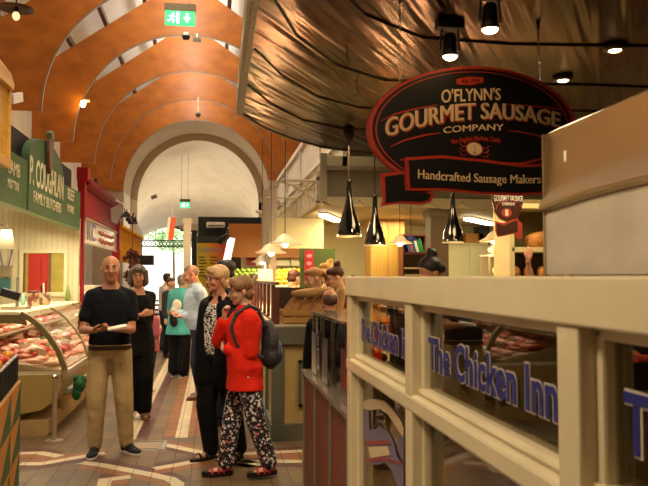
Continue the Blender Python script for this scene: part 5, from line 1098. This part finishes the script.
def person(label, x, y, rz, h, sex='f', skin=SK, hair=('short', '#6b4a30'), top=None, bottom=None, shoes=None, lh=None, rh=None, lhn=None, rhn=None, lel=None, rel=None,
           feet=None, head=(0, 0), lean=0, fat=0, glasses=False, detail=1, curl=(.5, .5), seated=False, hand_dir=(None, None), z0=0, roll=0):
    """local frame: faces -Y, own left is +X. all lengths for 1.75 m, scaled by h"""
    s = h/1.75; root = thing('person', label, 'person', (x, y, z0), rz); root.scale = (s, s, s)
    vx = {1: .009, 2: .013, 3: .02}[detail]
    Lm = Matrix.Translation((0, 0, .95)) @ Matrix.Rotation(lean, 4, 'X') @ Matrix.Translation((0, 0, -.95))   # +lean bends towards -Y
    T = lambda p: Lm @ V(p)
    I4 = Matrix.Identity(4)
    sw = .162 if sex == 'm' else .145; f = fat
    prof = [(.84, .10, .085, .0), (.90, .155, .115, .005), (.97, .165+f*.4, .12+f*.5, .005), (1.06, .148+f, .108+f*1.2, -.01-f*.5), (1.16, .142+f, .105+f*1.1, -.01-f*.5), (1.27, .16+f*.6, .118+f*.6, -.008), (1.36, .175 if sex == 'm' else .155, .118, 0), (1.42, .14 if sex == 'm' else .12, .095, .005), (1.455, .09, .072, .012), (1.52, .055, .055, .01)]
    def torso(mb, k, z_lo, z_hi, flare=0, dk=0):
        rings = []
        pr = [p for p in prof if z_lo-.001 <= p[0] <= z_hi+.001]
        if z_lo < .84:
            for z in (z_lo, (z_lo+.84)/2): pr.insert(0, None) or pr.__setitem__(0, (z, .175+f*.4, .13+f*.5, .005))
            pr = sorted(pr); pr = [p for p in pr if p[0] < .8 or p[0] >= .9]
        for z, hw, hd, oy in pr:
            e = k+flare*max(0, (1.1-z)/.3); rings.append(oval((0, oy, z), hw+e, hd+e+dk, Lm if z > .93 else I4))
        mb.loft(rings)
    # joints
    Sh = {1: T((sw, .01, 1.388 if sex == 'm' else 1.40)), -1: T((-sw, .01, 1.388 if sex == 'm' else 1.40))}
    tgt = {1: lh or (sw+.07, -.06, .84), -1: rh or (-sw-.07, -.06, .84)}
    eh = {1: lel or (.3, 1, -.3), -1: rel or (-.3, 1, -.3)}
    El, Wr = {}, {}
    for q in (1, -1):
        El[q], Wr[q] = ik(Sh[q], tgt[q], .30, .255, eh[q])
    ft = feet or ((.10, 0, 0), (-.10, 0, 0))     # each (x, y, toe angle)
    Hp = {1: V((.088, .0, .90)), -1: V((-.088, .0, .90))}; Kn, An = {}, {}
    for q, (fx, fy, fa) in zip((1, -1), ft):
        lift = .085
        Kn[q], An[q] = ik(Hp[q], (fx, fy+.02, lift), .42, .405, (q*.1, -1, 0))
    am = 1.0 if sex == 'm' else .86
    # body
    mb = MB(); torso(mb, 0, .84, 1.52)
    for q in (1, -1):
        mb.caps(T((q*(sw-.085), .01, 1.42)), .05*am, Sh[q], .054*am); mb.caps(Sh[q], .054*am, El[q], .04*am); mb.caps(El[q], .042*am, Wr[q], .027*am)
        mb.caps(Hp[q], .09, Kn[q], .058); mb.caps(Kn[q], .056, An[q], .038)
        a = ft[0 if q == 1 else 1][2]; td = V((sin(a), -cos(a), 0)); mb.caps(An[q]+V((0, 0, -.035)), .036, An[q]+td*.13+V((0, 0, -.05)), .026)
    Nb = T((0, .015, 1.47)); hy, hp = head
    Hc0 = T((0, -.015-.02, 1.635)); mb.caps(Nb, .058 if sex == 'm' else .048, Hc0+(Nb-Hc0)*.25, .052 if sex == 'm' else .045)
    body = remesh(mb, vx*1.3, 4)
    Hm = Matrix.Translation(Hc0) @ Matrix.Rotation(lean*.6, 4, 'X') @ Matrix.Rotation(hy, 4, 'Z') @ Matrix.Rotation(hp, 4, 'X') @ Matrix.Rotation(roll, 4, 'Y')
    H = lambda p: Hm @ V(p)
    R3 = Hm.to_3x3()
    hb = MB(); e = lambda c, r: hb.ell(H(c), r, R3, 18, 12)
    e((0, .02, .03), (.076, .092, .085)); e((0, -.022, -.02), (.064, .072, .088)); e((0, -.045, -.075), (.045, .042, .035)); e((0, -.068, -.095), (.022, .02, .018))
    hb.caps(H((0, -.088, .012)), .010, H((0, -.112, -.026)), .0135, 10); e((.012, -.1, -.03), (.009, .01, .008)); e((-.012, -.1, -.03), (.009, .01, .008))
    for q in (1, -1):
        e((q*.078, .01, -.008), (.010, .021, .032)); e((q*.032, -.086, .026), (.022, .010, .007)); e((q*.04, -.066, -.03), (.024, .024, .022))
    hb.caps(H((-.016, -.094, -.058)), .008, H((.016, -.094, -.058)), .008, 8)
    hb.caps(H((0, .02, -.05)), .058, H((0, .03, -.13)), .05)
    parts = [body, remesh(hb, vx*.55, 3)]
    for qi, q in enumerate((1, -1)):
        nn = (lhn if q == 1 else rhn) or V((-q, 0, 0)); dd = hand_dir[qi] or (Wr[q]-El[q]); m_ = MB(); hand(m_, Wr[q], dd, nn, 1, curl[qi], .98 if sex == 'm' else .9)
        parts.append(remesh(m_, .0052 if detail == 1 else .008, 2))
    b = link('body', join_meshes(parts, 'body'), skin, root, 'full')
    # face
    if detail < 3:
        for q in (1, -1):
            m_ = MB(); m_.ell(H((q*.031, -.083, .008)), (.0125, .008, .006), R3, 12, 8); eo = obj('eye', m_, EYEW, root, 'full'); m_ = MB(); m_.ell(H((q*.031, -.0895, .008)), (.0062, .0035, .0065), R3, 10, 6); obj('iris', m_, IRIS, eo, 'full')
            m_ = MB(); m_.tube([H((q*.014, -.094, .028)), H((q*.032, -.096, .034)), H((q*.052, -.084, .027))], [.004, .0045, .002], 6); obj('eyebrow', m_, BROW, root, 'full')
        m_ = MB(); m_.ell(H((0, -.1, -.055)), (.024, .006, .005), R3, 14, 6); m_.ell(H((0, -.099, -.064)), (.02, .007, .006), R3, 14, 6); obj('mouth', m_, LIP, root, 'full')
    if glasses:
        m_ = MB()
        for q in (1, -1):
            m_.tube([H((q*.034+.026*cos(t), -.106+.012*abs(cos(t))*0, .006+.02*sin(t))) for t in [2*pi*i/14 for i in range(15)]], .0022, 5)
            m_.tube([H((q*.06, -.104, .012)), H((q*.078, -.05, .012)), H((q*.08, .01, .008))], .002, 5)
        m_.tube([H((-.009, -.106, .012)), H((.009, -.106, .012))], .002, 5); obj('glasses', m_, mat('dark_glasses_frame', '#3a302a', .3), root)
    # hair
    st, hc = hair; hm_ = ramp_mat('hair_'+hc.strip('#'), [(.35, '#%02x%02x%02x' % tuple(int(int(hc[i:i+2], 16)*.82) for i in (1, 3, 5))), (.65, hc)], 26, .6, stretch=(3, 3, .6), bump=.25)
    m_ = MB(); e = lambda c, r: m_.ell(H(c), r, R3, 16, 10)
    if st == 'bald':
        e((.0, .042, -.002), (.083, .08, .056)); 
    elif st == 'thin': e((0, .038, .02), (.082, .082, .075)); e((0, .0, .07), (.06, .07, .05))
    elif st == 'short': e((0, .03, .045), (.084, .092, .084)); e((0, -.03, .085), (.062, .055, .04)); e((0, .05, -.02), (.078, .06, .06))
    elif st == 'fullshort':
        e((0, .03, .055), (.096, .098, .09)); e((0, -.045, .09), (.074, .05, .038)); e((.052, -.02, .05), (.045, .06, .055)); e((-.052, -.02, .05), (.045, .06, .055)); e((0, .055, -.03), (.082, .062, .07)); e((.03, -.07, .075), (.035, .025, .022))
    elif st == 'bob':
        e((0, .03, .05), (.098, .1, .092)); e((0, -.055, .075), (.066, .045, .04))
        for q in (1, -1): m_.caps(H((q*.08, -.01, .05)), .036, H((q*.09, .0, -.075)), .034); m_.caps(H((q*.05, .06, .03)), .05, H((q*.06, .06, -.09)), .04)
    elif st in ('bun', 'ponytail'):
        e((0, .028, .045), (.085, .094, .084)); e((0, -.03, .082), (.062, .058, .04)); 
        if st == 'bun': e((0, .07, .135), (.046, .044, .04)); e((.015, .08, .155), (.03, .03, .025))
        else: m_.caps(H((0, .11, .05)), .032, H((0, .16, -.02)), .03); m_.caps(H((0, .16, -.02)), .03, H((0, .15, -.14)), .015)
    elif st == 'long':
        e((0, .03, .045), (.088, .096, .085)); e((0, -.03, .082), (.065, .056, .04)); m_.caps(H((0, .06, 0)), .075, H((0, .08, -.16)), .06)
    blob('hair', m_, max(.007, vx*.7), hm_, root, 3 if st == 'bun' else 7)
    # clothes
    if bottom:
        k = bottom.get('k', .02); m_ = MB(); zt0 = 1.03; rings = []
        for z, hw, hd, oy in prof:
            if .84 <= z <= zt0: rings.append(oval((0, oy, z), hw+.012, hd+.012, Lm if z > .93 else I4))
        m_.loft(rings)
        up = bottom.get('to', 1.0)
        for q in (1, -1):
            m_.caps(Hp[q]+V((0, 0, -.0)), .088+k*.6, Kn[q], .058+k); ae = Kn[q].lerp(An[q], bottom.get('len', .93)); m_.caps(Kn[q], .058+k, ae, .04+k*bottom.get('flare', 1.0))
        blob(bottom.get('name', 'trousers'), m_, vx, bottom['m'], root, 4)
    if bottom and bottom.get('belt'):
        m_ = MB(); m_.loft([oval((0, .003, z), .18+f*.5, .136+f*.6, I4) for z in (.925, .96)]); obj('belt', m_, bottom['belt'], root, True)
    if top:
        k = top.get('k', .014); m_ = MB(); zlo = top.get('hem', .90); torso(m_, k, zlo, top.get('neck', 1.456), top.get('flare', 0))
        sl = top.get('sleeve', 1.0)
        for q in (1, -1):
            m_.caps(T((q*(sw-.085), .01, 1.42)), .05*am+k, Sh[q], .055*am+k*.8)
            if sl <= .5:
                m_.caps(Sh[q], .054*am+k, Sh[q].lerp(El[q], sl*2-.15), .052*am+k*1.2)
            else:
                m_.caps(Sh[q], .054*am+k, El[q], .045*am+k); m_.caps(El[q], .045*am+k, El[q].lerp(Wr[q], min(.93, (sl-.5)*2)), .03*am+k)
        blob(top.get('name', 'shirt'), m_, vx, top['m'], root, 4)
        if top.get('collar'):
            m_ = MB(); n = 20
            m_.loft([oval((0, .01-.0, z), r, r*.95, Lm) for z, r in ((1.465, .085), (1.50, .066), (1.515, .068), (1.47, .095))], False); obj('collar', m_, top['collar'], root, True)
    if shoes:
        for qi, q in enumerate((1, -1)):
            a = ft[qi][2]; td = V((sin(a), -cos(a), 0)); sd = V((cos(a), sin(a), 0)); A = An[q]; zz = .0; base_ = V((A.x, A.y, 0))
            M = Matrix((sd, -td, V((0, 0, 1)))).transposed(); fl_ = A.z-.085
            B = base_+V((0, 0, fl_)); m_ = MB()
            m_.ell(B-td*.02+V((0, 0, .048)), (.038, .05, .045), M); m_.ell(B+td*.11+V((0, 0, .032)), (.046, .095, .03), M); m_.ell(B+td*.04+V((0, 0, .05)), (.04, .09, .038), M)
            if shoes.get('open'):
                so = None; m_ = MB()
                for t_, r_, h_ in ((.12, .047, .045), (.06, .044, .062), (.02, .04, .075)):
                    m_.tube([B+td*t_+sd*r_*cos(p_)*1.0+V((0, 0, .02+h_*sin(p_))) for p_ in [pi*i/8 for i in range(9)]], .012, 6)
                m_.tube([B-td*.0+sd*.042*cos(p_)-td*.045*sin(p_)+V((0, 0, .055)) for p_ in [pi*i/8 for i in range(9)]], .011, 6)
                sh = obj('shoe', m_, shoes['m'], root, 'full')
            else: sh = blob('shoe', m_, .008, shoes['m'], root, 2)
            m_ = MB(); m_.loft([[B+td*(.07+ .14*sin(t)*1.0)+sd*(.047 if sin(t) > 0 else .04)*cos(t)+V((0, 0, z)) for t in [2*pi*i/20 for i in range(20)]] for z in (.001, .02+shoes.get('sole', 0))]); obj('sole', m_, shoes.get('sm', BLKM), sh, True)
    root['T'] = 0; del root['T']
    return root, dict(T=T, H=H, Hm=Hm, Sh=Sh, El=El, Wr=Wr, Kn=Kn, An=An, Nb=Nb, R3=R3)
NAVYC = cloth('navy_cotton', '#0a0d15'); KHAKI = cloth('khaki_chino', '#b79d70'); BLKC = cloth('black_cloth', '#080708'); TEAL = cloth('teal_jacket_cloth', '#4fa8a4'); LBLUE = cloth('light_blue_shirt_cloth', '#b4c6d8')
REDC = cloth('scarlet_cloth', '#d8260f'); PINK = cloth('dusty_pink_cloth', '#a04f58'); GREYC = cloth('dark_grey_cloth', '#34343c'); JEAN = cloth('dark_denim', '#1f2838'); WHC = cloth('white_cloth', '#d8d4cc'); MAR = cloth('maroon_cloth', '#5a1418')
FLORAL = ramp_mat('black_floral_print', [(0, '#101014'), (.52, '#d8d2c8'), (.62, '#17171c'), (.74, '#b84a3a'), (.78, '#8a8f9c'), (.86, '#cfc8c0')], 62, .8, kind='voronoi', bump=0)
SPOT = ramp_mat('black_white_print', [(0, '#141414'), (.5, '#e0dcd4')], 90, .8, kind='voronoi', bump=0)
BSH = mat('black_suede', '#15151a', .8); WSOLE = mat('white_rubber', '#c9c2b4', .6); REDL = mat('red_leather', '#b0201c', .3, coat=.4); TANL = mat('brown_leather', '#6a4526', .5); DKL = mat('black_leather', '#1a1614', .4)

# --- man in navy tee
p, J = person('man in navy t-shirt and khaki trousers with folded paper in his hands', -.90, 6.72, .08, 1.77, 'm', SKT, ('bald', '#8a8078'),
    dict(m=NAVYC, sleeve=.38, hem=.95, k=.014, neck=1.456), dict(m=KHAKI, k=.026, len=.97, belt=mat('brown_belt', '#3a2416', .4), flare=.9), dict(m=BSH, sm=WSOLE),
    lh=(.08, -.30, 1.12), rh=(-.12, -.28, 1.11), lhn=(0, 0, 1), rhn=(.3, 0, 1), lel=(.5, 1, -.4), rel=(-.55, 1, -.4), feet=((.15, .02, .65), (-.115, -.02, -.15)), head=(.06, .02), fat=.014, curl=(.5, .7), hand_dir=(V((-.8, -.6, 0)), V((.8, -.6, .1))))
c_ = p.matrix_world if False else None
t = thing('folded_paper', 'white folded paper food wrapper in the hands of the man in navy', 'paper', (0, 0, 0))
S_ = 1.77/1.75; wp = Matrix.Translation((-.90, 6.72, 0)) @ Matrix.Rotation(.08, 4, 'Z') @ Matrix.Scale(S_, 4)
t.location = wp @ V((.07, -.42, 1.125)); t.rotation_euler = (.1, -.12, .2); t.scale = (.72, .8, .55)
mb = MB(); mb.loft([[V((-.09, -.05, .0)), V((.1, -.06, .01)), V((.11, .05, .02)), V((-.08, .05, .0))], [V((-.10, -.055, .03)), V((.12, -.07, .045)), V((.12, .06, .05)), V((-.09, .055, .035))], [V((-.06, -.02, .05)), V((.06, -.03, .06)), V((.06, .02, .06)), V((-.06, .02, .05))]]); obj('wrapper', mb, PAPER, t); 
# --- woman behind arms crossed
person('grey-haired woman in black with glasses and folded arms behind the man in navy', -.82, 8.35, .06, 1.70, 'f', SKT, ('bob', '#5c4c44'), dict(m=BLKC, sleeve=.93, hem=.72, k=.018, neck=1.42), dict(m=BLKC, k=.04, len=.93, flare=1.2), dict(m=TANL, open=True, sm=TANL),
    lh=(-.03, -.21, 1.17), rh=(.05, -.19, 1.20), lhn=(0, 1, 0), rhn=(0, 1, 0), lel=(.35, .5, -1), rel=(-.35, .5, -1), feet=((.08, .0, .2), (-.1, 0, -.1)), glasses=True, detail=2, hand_dir=(V((-.9, .1, .2)), V((.9, .1, .2))))
# --- girl in pink
person('child in dusty pink top and dark leggings partly hidden behind the woman in black', -.85, 10.3, 2.6, 1.24, 'f', SK, ('long', '#7a4a2c'), dict(m=PINK, sleeve=.9, hem=.78, k=.03, neck=1.456), dict(m=GREYC, k=.008, name='leggings'), dict(m=WHC, sm=mat('pink_sole', '#b87a70', .6)), lh=(.1, -.2, 1.15), rh=(-.1, -.2, 1.2), detail=2, feet=((.07, 0, 0), (-.07, .1, 0)))
# --- teal woman
p, J = person('grey-haired woman seen from behind in a teal jacket and wide black trousers', -.5, 11.75, 2.75, 1.62, 'f', SK, ('short', '#8c8074'), dict(m=TEAL, sleeve=.95, hem=.72, k=.045, flare=.02, neck=1.52, name='jacket'), dict(m=BLKC, k=.05, len=.9, flare=1.3), dict(m=DKL, sm=WSOLE), lh=(.12, -.3, 1.15), rh=(-.25, -.2, 1.05), detail=2, feet=((.1, 0, .1), (-.12, .1, 0)), lean=.08)
mb = MB(); mb.caps((.02, .2, .93), .07, (.03, .22, 1.06), .06); blob('shoulder_bag', mb, .012, DKL, p); 
mb = MB(); mb.ell((-.02, .17, 1.22), (.09, .05, .11)); mb.ell((.02, .19, 1.14), (.07, .04, .07)); blob('white_hood', mb, .012, WHC, p)
# --- man light blue shirt
person('grey-haired man in light blue shirt and dark trousers facing left', -.16, 9.6, -1.35, 1.74, 'm', SKR, ('thin', '#8c7860'), dict(m=LBLUE, sleeve=.93, hem=.88, k=.03, neck=1.456, collar=LBLUE), dict(m=JEAN, k=.03, belt=DKL), dict(m=TANL, sm=BROWN), lh=(.05, -.22, 1.08), rh=(-.12, -.26, 1.1), lhn=(0, 0, 1), rhn=(0, 0, 1), head=(0, .25), lean=.12, detail=2, fat=.02, feet=((.1, 0, .1), (-.12, .1, -.1)))
# --- woman black cardigan
p, J = person('blonde woman in glasses and long black jacket over a patterned blouse', .06, 6.38, -.62, 1.665, 'f', SKR, ('fullshort', '#d8b07c'), dict(m=SPOT, sleeve=.3, hem=.9, k=.008, neck=1.44, name='blouse'), dict(m=BLKC, k=.035, len=.96, flare=1.0), dict(m=DKL, open=True, sm=DKL, sole=.01), lh=(.20, .0, .86), rh=(-.19, .03, .86), glasses=True, feet=((.155, .10, .2), (-.065, -.03, -.5)), head=(-.35, .0), fat=.012)
T = J['T']; mb = MB()
# open jacket: side and back shells
for q in (1, -1):
    mb.caps(T((q*.1, .02, 1.44)), .055, J['Sh'][q], .068); mb.caps(J['Sh'][q], .068, J['El'][q], .056); mb.caps(J['El'][q], .056, J['El'][q].lerp(J['Wr'][q], .9), .044)
    mb.caps(T((q*.095, -.055, 1.38)), .075, (q*.108, -.065, 1.1), .09); mb.caps((q*.108, -.065, 1.1), .09, (q*.105, -.055, .74), .11)
    mb.caps((q*.1, .05, 1.36), .08, (q*.1, .05, .75), .105)
mb.caps((0, .06, 1.4), .07, (0, .06, .76), .1)
blob('jacket', mb, .01, BLKC, p)
mb = MB(); mb.tube([T((-.08, -.075, 1.36)), T((-.045, -.05, 1.47)), T((0, .05, 1.515)), T((.045, -.05, 1.47)), T((.08, -.075, 1.36))], .022, 8); blob('lapel', mb, .008, BLKC, p)
# --- woman red
p, J = person('short-haired woman in scarlet shirt and black floral trousers with hand on chin', .26, 5.82, -1.42, 1.57, 'f', SK, ('fullshort', '#8a6038'), dict(m=REDC, sleeve=.88, hem=.77, k=.036, flare=.0, neck=1.49, collar=REDC, name='shirt'), dict(m=FLORAL, k=.03, len=.93, flare=1.15), dict(m=REDL, open=True, sm=BLKM, sole=.022),
    rh=(-.06, -.17, 1.40), rel=(-.4, -.6, -1), rhn=(.6, .7, .2), lh=(-.0, -.19, 1.13), lel=(.4, .6, -1), lhn=(0, 1, 0), hand_dir=(V((-1, 0, .2)), V((.25, -.05, 1))), curl=(.5, 1.1), feet=((.09, .20, .1), (-.08, -.17, -.05)), glasses=True, head=(.05, .16))
mb = MB(); T = J['T']
W_ = J['Wr'][-1]; E_ = J['El'][-1]; mb.tube([W_.lerp(E_, .12)+(J['R3']@V((.03*cos(a), .03*sin(a), 0))) for a in [2*pi*i/12 for i in range(13)]], .004, 5); obj('watch', mb, mat('gold_watch', '#c9a24a', .3, .8), p)
def place(px_, py_, rz_, h_): return Matrix.Translation((px_, py_, 0)) @ Matrix.Rotation(rz_, 4, 'Z') @ Matrix.Scale(h_/1.75, 4)
# backpack (worn, a thing of its own)
M_ = place(.26, 5.82, -1.42, 1.57); bp = thing('backpack', 'dark grey backpack on the back of the woman in scarlet', 'backpack', (0, 0, 0)); bp.matrix_world = M_
GB_ = mat('dark_grey_nylon', '#2c2a30', .6, bump=.5, bscale=30); 
mb = MB(); mb.ell((0, .235, 1.17), (.14, .075, .19)); mb.ell((0, .235, 1.05), (.145, .085, .12)); mb.ell((.0, .22, 1.28), (.11, .06, .1)); blob('main_pocket', mb, .012, GB_, bp, 5)
mb = MB(); mb.ell((0, .30, 1.08), (.11, .045, .11)); blob('front_pocket', mb, .012, mat('grey_nylon', '#3c3a44', .6), bp, 3)
for q in (1, -1):
    mb = MB(); mb.tube([(q*.09, .17, 1.33), (q*.105, .1, 1.475), (q*.11, .02, 1.51), (q*.12, -.1, 1.44), (q*.125, -.14, 1.32), (q*.15, -.09, 1.16), (q*.13, .14, 1.05)], .018, 8); obj('strap', mb, GB_, bp, True)
mb = MB(); mb.tube([(.105*cos(a), .315+.005*sin(a), 1.08+.1*sin(a)) for a in [pi*i/10 for i in range(11)]], .004, 4); obj('zip', mb, mat('zip_grey', '#77747c', .4), bp)
mb = MB(); mb.tube([(-.17, .1, .98), (-.19, .12, .72), (-.2, .15, .5), (-.17, .16, .5), (-.16, .15, .75), (-.14, .15, .98)], .006, 5); obj('loose_strap', mb, mat('tan_strap', '#7a6a50', .7), bp)
# --- man dark hair behind
person('dark-haired bearded man standing behind the two women in front', .16, 7.9, -2.4, 1.76, 'm', SKT, ('short', '#1e1612'), dict(m=BLKC, sleeve=.93, hem=.88, k=.02), dict(m=JEAN, k=.02), dict(m=BSH), detail=2, head=(.9, 0))
# --- far people near the gateway
person('distant dark-haired person in white before the gateway', -.98, 16.0, 2.3, 1.66, 'f', SK, ('short', '#3a2420'), dict(m=WHC, sleeve=.9, hem=.85, k=.03), dict(m=GREYC, k=.03), dict(m=BSH), detail=3)
person('distant person in dark top beside the teal-jacketed woman', -.82, 14.6, .9, 1.56, 'f', SK, ('short', '#5a4a40'), dict(m=GREYC, sleeve=.9, hem=.8, k=.03), dict(m=BLKC, k=.03), dict(m=BSH), detail=3)
# --- customers and staff right
def right(label, px, Y, pytop, rz, h=None, **k):
    p_ = PY(px, pytop, Y); h = h or p_.z*.99; s = h/1.75; l_ = math.acos(max(.3, min(1, (p_.z/s-.95)/.80))); f_ = .78*sin(l_)*s
    k['lean'] = l_; k['head'] = (k.get('head', (0, 0))[0], k.get('head', (0, 0))[1]-l_*.3)
    person(label, p_.x-sin(rz)*f_, Y+cos(rz)*f_, rz, h, **k)
right('dark red-haired customer in a dark top seen from behind at the bread stall', 293, 9.6, 269, 2.6, sex='f', skin=SK, hair=('short', '#3f1c16'), top=dict(m=BLKC, sleeve=.9), bottom=dict(m=JEAN), detail=2, head=(-.3, .3))
right('young blonde woman with ponytail and denim-blue top facing left at the bread stall', 316, 7.85, 267, -1.3, sex='f', skin=SK, hair=('ponytail', '#a8743c'), top=dict(m=cloth('denim_blue', '#4a5c7c'), sleeve=.9), bottom=dict(m=JEAN), detail=2, head=(0, .3), lh=(.1, -.25, 1.15), rh=(-.1, -.25, 1.15))
right('blonde person with a top bun farther back at the bread stall', 328, 9.0, 262, -1.0, sex='f', skin=SK, hair=('bun', '#c09050'), top=dict(m=GREYC, sleeve=.9), bottom=dict(m=JEAN), detail=2)
right('auburn-haired woman in maroon with glasses looking down to the left', 338, 7.8, 266, -1.45, sex='f', skin=SK, hair=('bun', '#4a2014'), top=dict(m=MAR, sleeve=.9), bottom=dict(m=JEAN), detail=2, head=(0, .3), glasses=True)
right('grey-brown-haired customer in black bending down in front of the bread crate', 330, 6.1, 288, 3.0, sex='m', skin=SKR, hair=('thin', '#6b4a34'), top=dict(m=BLKC, sleeve=.9, k=.03), bottom=dict(m=BLKC), detail=2)
right('dark-haired person at the far fruit stand', 254, 13.8, 273, 2.4, sex='f', skin=SKT, hair=('long', '#17110e'), top=dict(m=BLKC, sleeve=.9), bottom=dict(m=BLKC), detail=3)
p_ = PY(434, 250, 4.9)
person('bun-haired worker bending over behind the glazed partition', p_.x-.17, 4.95, -1.2+pi, 1.74, sex='f', skin=SKT, hair=('bun', '#231511'), top=dict(m=BLKC, sleeve=.5), bottom=dict(m=BLKC), detail=2, lean=.24, head=(0, .4))
# worker with raised arm by the bread shelf
p_ = PY(530, 259, 5.66); person('worker raising a bare arm to the bread shelf beside the steel hood', p_.x-.03, 5.62, pi, 1.56, sex='f', skin=SKR, hair=('short', '#2a1a14'), top=dict(m=BLKC, sleeve=.3), bottom=dict(m=BLKC), detail=2, rh=(-.02, -.05, 1.93), rel=(1, -.1, -.3), rhn=(0, -1, 0), hand_dir=(None, V((-.35, -.3, 1))), curl=(.5, .3))
# butcher reaching in from the left edge
p_ = PX(6, 330, -2.0); GLV = mat('orange_rubber_glove', '#d8562a', .4)
pr_, J = person('butcher in white coat and orange glove reaching over the meat at the left edge', -2.95, 6.95, pi/2+.25, 1.74, 'm', SKR, ('short', '#5a4030'), dict(m=WHC, sleeve=.9, hem=.8, k=.03), dict(m=JEAN), dict(m=BSH), rh=(-.1, -.80, 1.14), rel=(-.3, 0, -1), lh=(.25, -.3, 1.05), lean=.5, detail=2, rhn=(0, 0, -1), head=(0, .3))
mb = MB(); hand(mb, J['Wr'][-1], J['Wr'][-1]-J['El'][-1], V((0, 0, -1)), 1, .4, 1.12); blob('rubber_glove', mb, .006, GLV, pr_, 1)

# ================================================================= LIGHTING
W = bpy.data.worlds.new('world'); S.world = W; W.use_nodes = True; bg = W.node_tree.nodes['Background']; bg.inputs[0].default_value = lin('#e9f0f2'); bg.inputs[1].default_value = 3.0
sun = light('sun', 'SUN', (0, 40, 20), 5, '#fff4e0', rot=(radians(35), 0, radians(10))); sun.data.angle = .02
for y in (0.5, 3.3, 6.2, 9.0, 11.8, 14.6, 17.4, 20.2, 23):
    light('skylight', 'AREA', (CX-.1, y, 8.5), 70 if y < 12 else 60, '#fff0d8', 2.2, 1.4)
    light('roof_fill_point', 'POINT', (CX-.1, y-.3, 7.6), 40, '#fff8ee', radius=.2)  # added fill above the arches to brighten the roof lining, no fitting
for y in (27.5, 31): light('vault_fill_point', 'POINT', (-1.0, y, 3.0), 120, '#ffeacc', radius=.3)  # added fill that brightens the pale far vault, no fitting
for y in (5.6, 8.5, 11.4, 14.2, 17.1, 20, 22.8): light('arch_fill_point', 'POINT', (CX, y, 5.4), 17, '#ffdcb0', radius=.25)  # added points in mid-air that light the plywood arches
light('counter_case_light', 'AREA', (-2.0, 9.2, 1.18), 14, '#fff2e4', .08, 3.0)
light('stall_strip_light', 'AREA', (-2.1, 8.9, 2.2), 36, '#fff0d2', .4, 3.2, rot=(0, radians(12), 0))
light('stall_strip_light', 'AREA', (-2.5, 13, 2.4), 30, '#ffecc8', .4, 3)
light('stall_strip_light', 'AREA', (-2.2, 18, 2.0), 20, '#ffe4b8', .4, 3)
for x, y in ((-.6, 3.4), (-.1, 3.0), (-.3, 8.5), (-.8, 11.5)): light('corridor_fill_spot', 'SPOT', (x, y, 4.6), 130, '#ffe4bc', spot=100, radius=.15, rot=(radians(28) if y < 4 else 0, 0, 0))  # added spots without fittings; the near ones light faces from the front
light('bread_stall_light', 'AREA', (1.6, 8.4, 3.2), 28, '#ffd9a0', .8, .8)
light('inner_shop_light', 'AREA', (3.2, 12.2, 2.58), 50, '#fff0c4', 2.6, .4); light('inner_shop_light', 'AREA', (1.9, 15.6, 2.58), 60, '#fff0c4', 1.6, .6)
light('counter_light', 'AREA', (3.2, 7.2, 3.3), 40, '#ffdca4', 1.2, 1.2)
light('hood_highlight_fill', 'AREA', (-.7, 1.9, 3.3), 18, '#fff0d8', .5, .5, rot=(0, radians(-35), 0))  # added to put a bright band on the hood fold, no real lamp
light('shop_worker_fill', 'AREA', (2.7, 5.6, 3.3), 34, '#ffe2b4', .5, .5)  # small fill added to lift the dark workers behind the partition
light('partition_fill_spot', 'SPOT', (-.9, 1.4, 3.6), 95, '#ffe2b4', rot=(radians(15), radians(-40), 0), spot=100, radius=.3)  # added spot without a fitting, brightens the cream partition
light('sign_spot', 'SPOT', (1.3, 2.6, 3.2), 42, '#ffe0b0', rot=(radians(62), 0, radians(3)), spot=60, radius=.08)
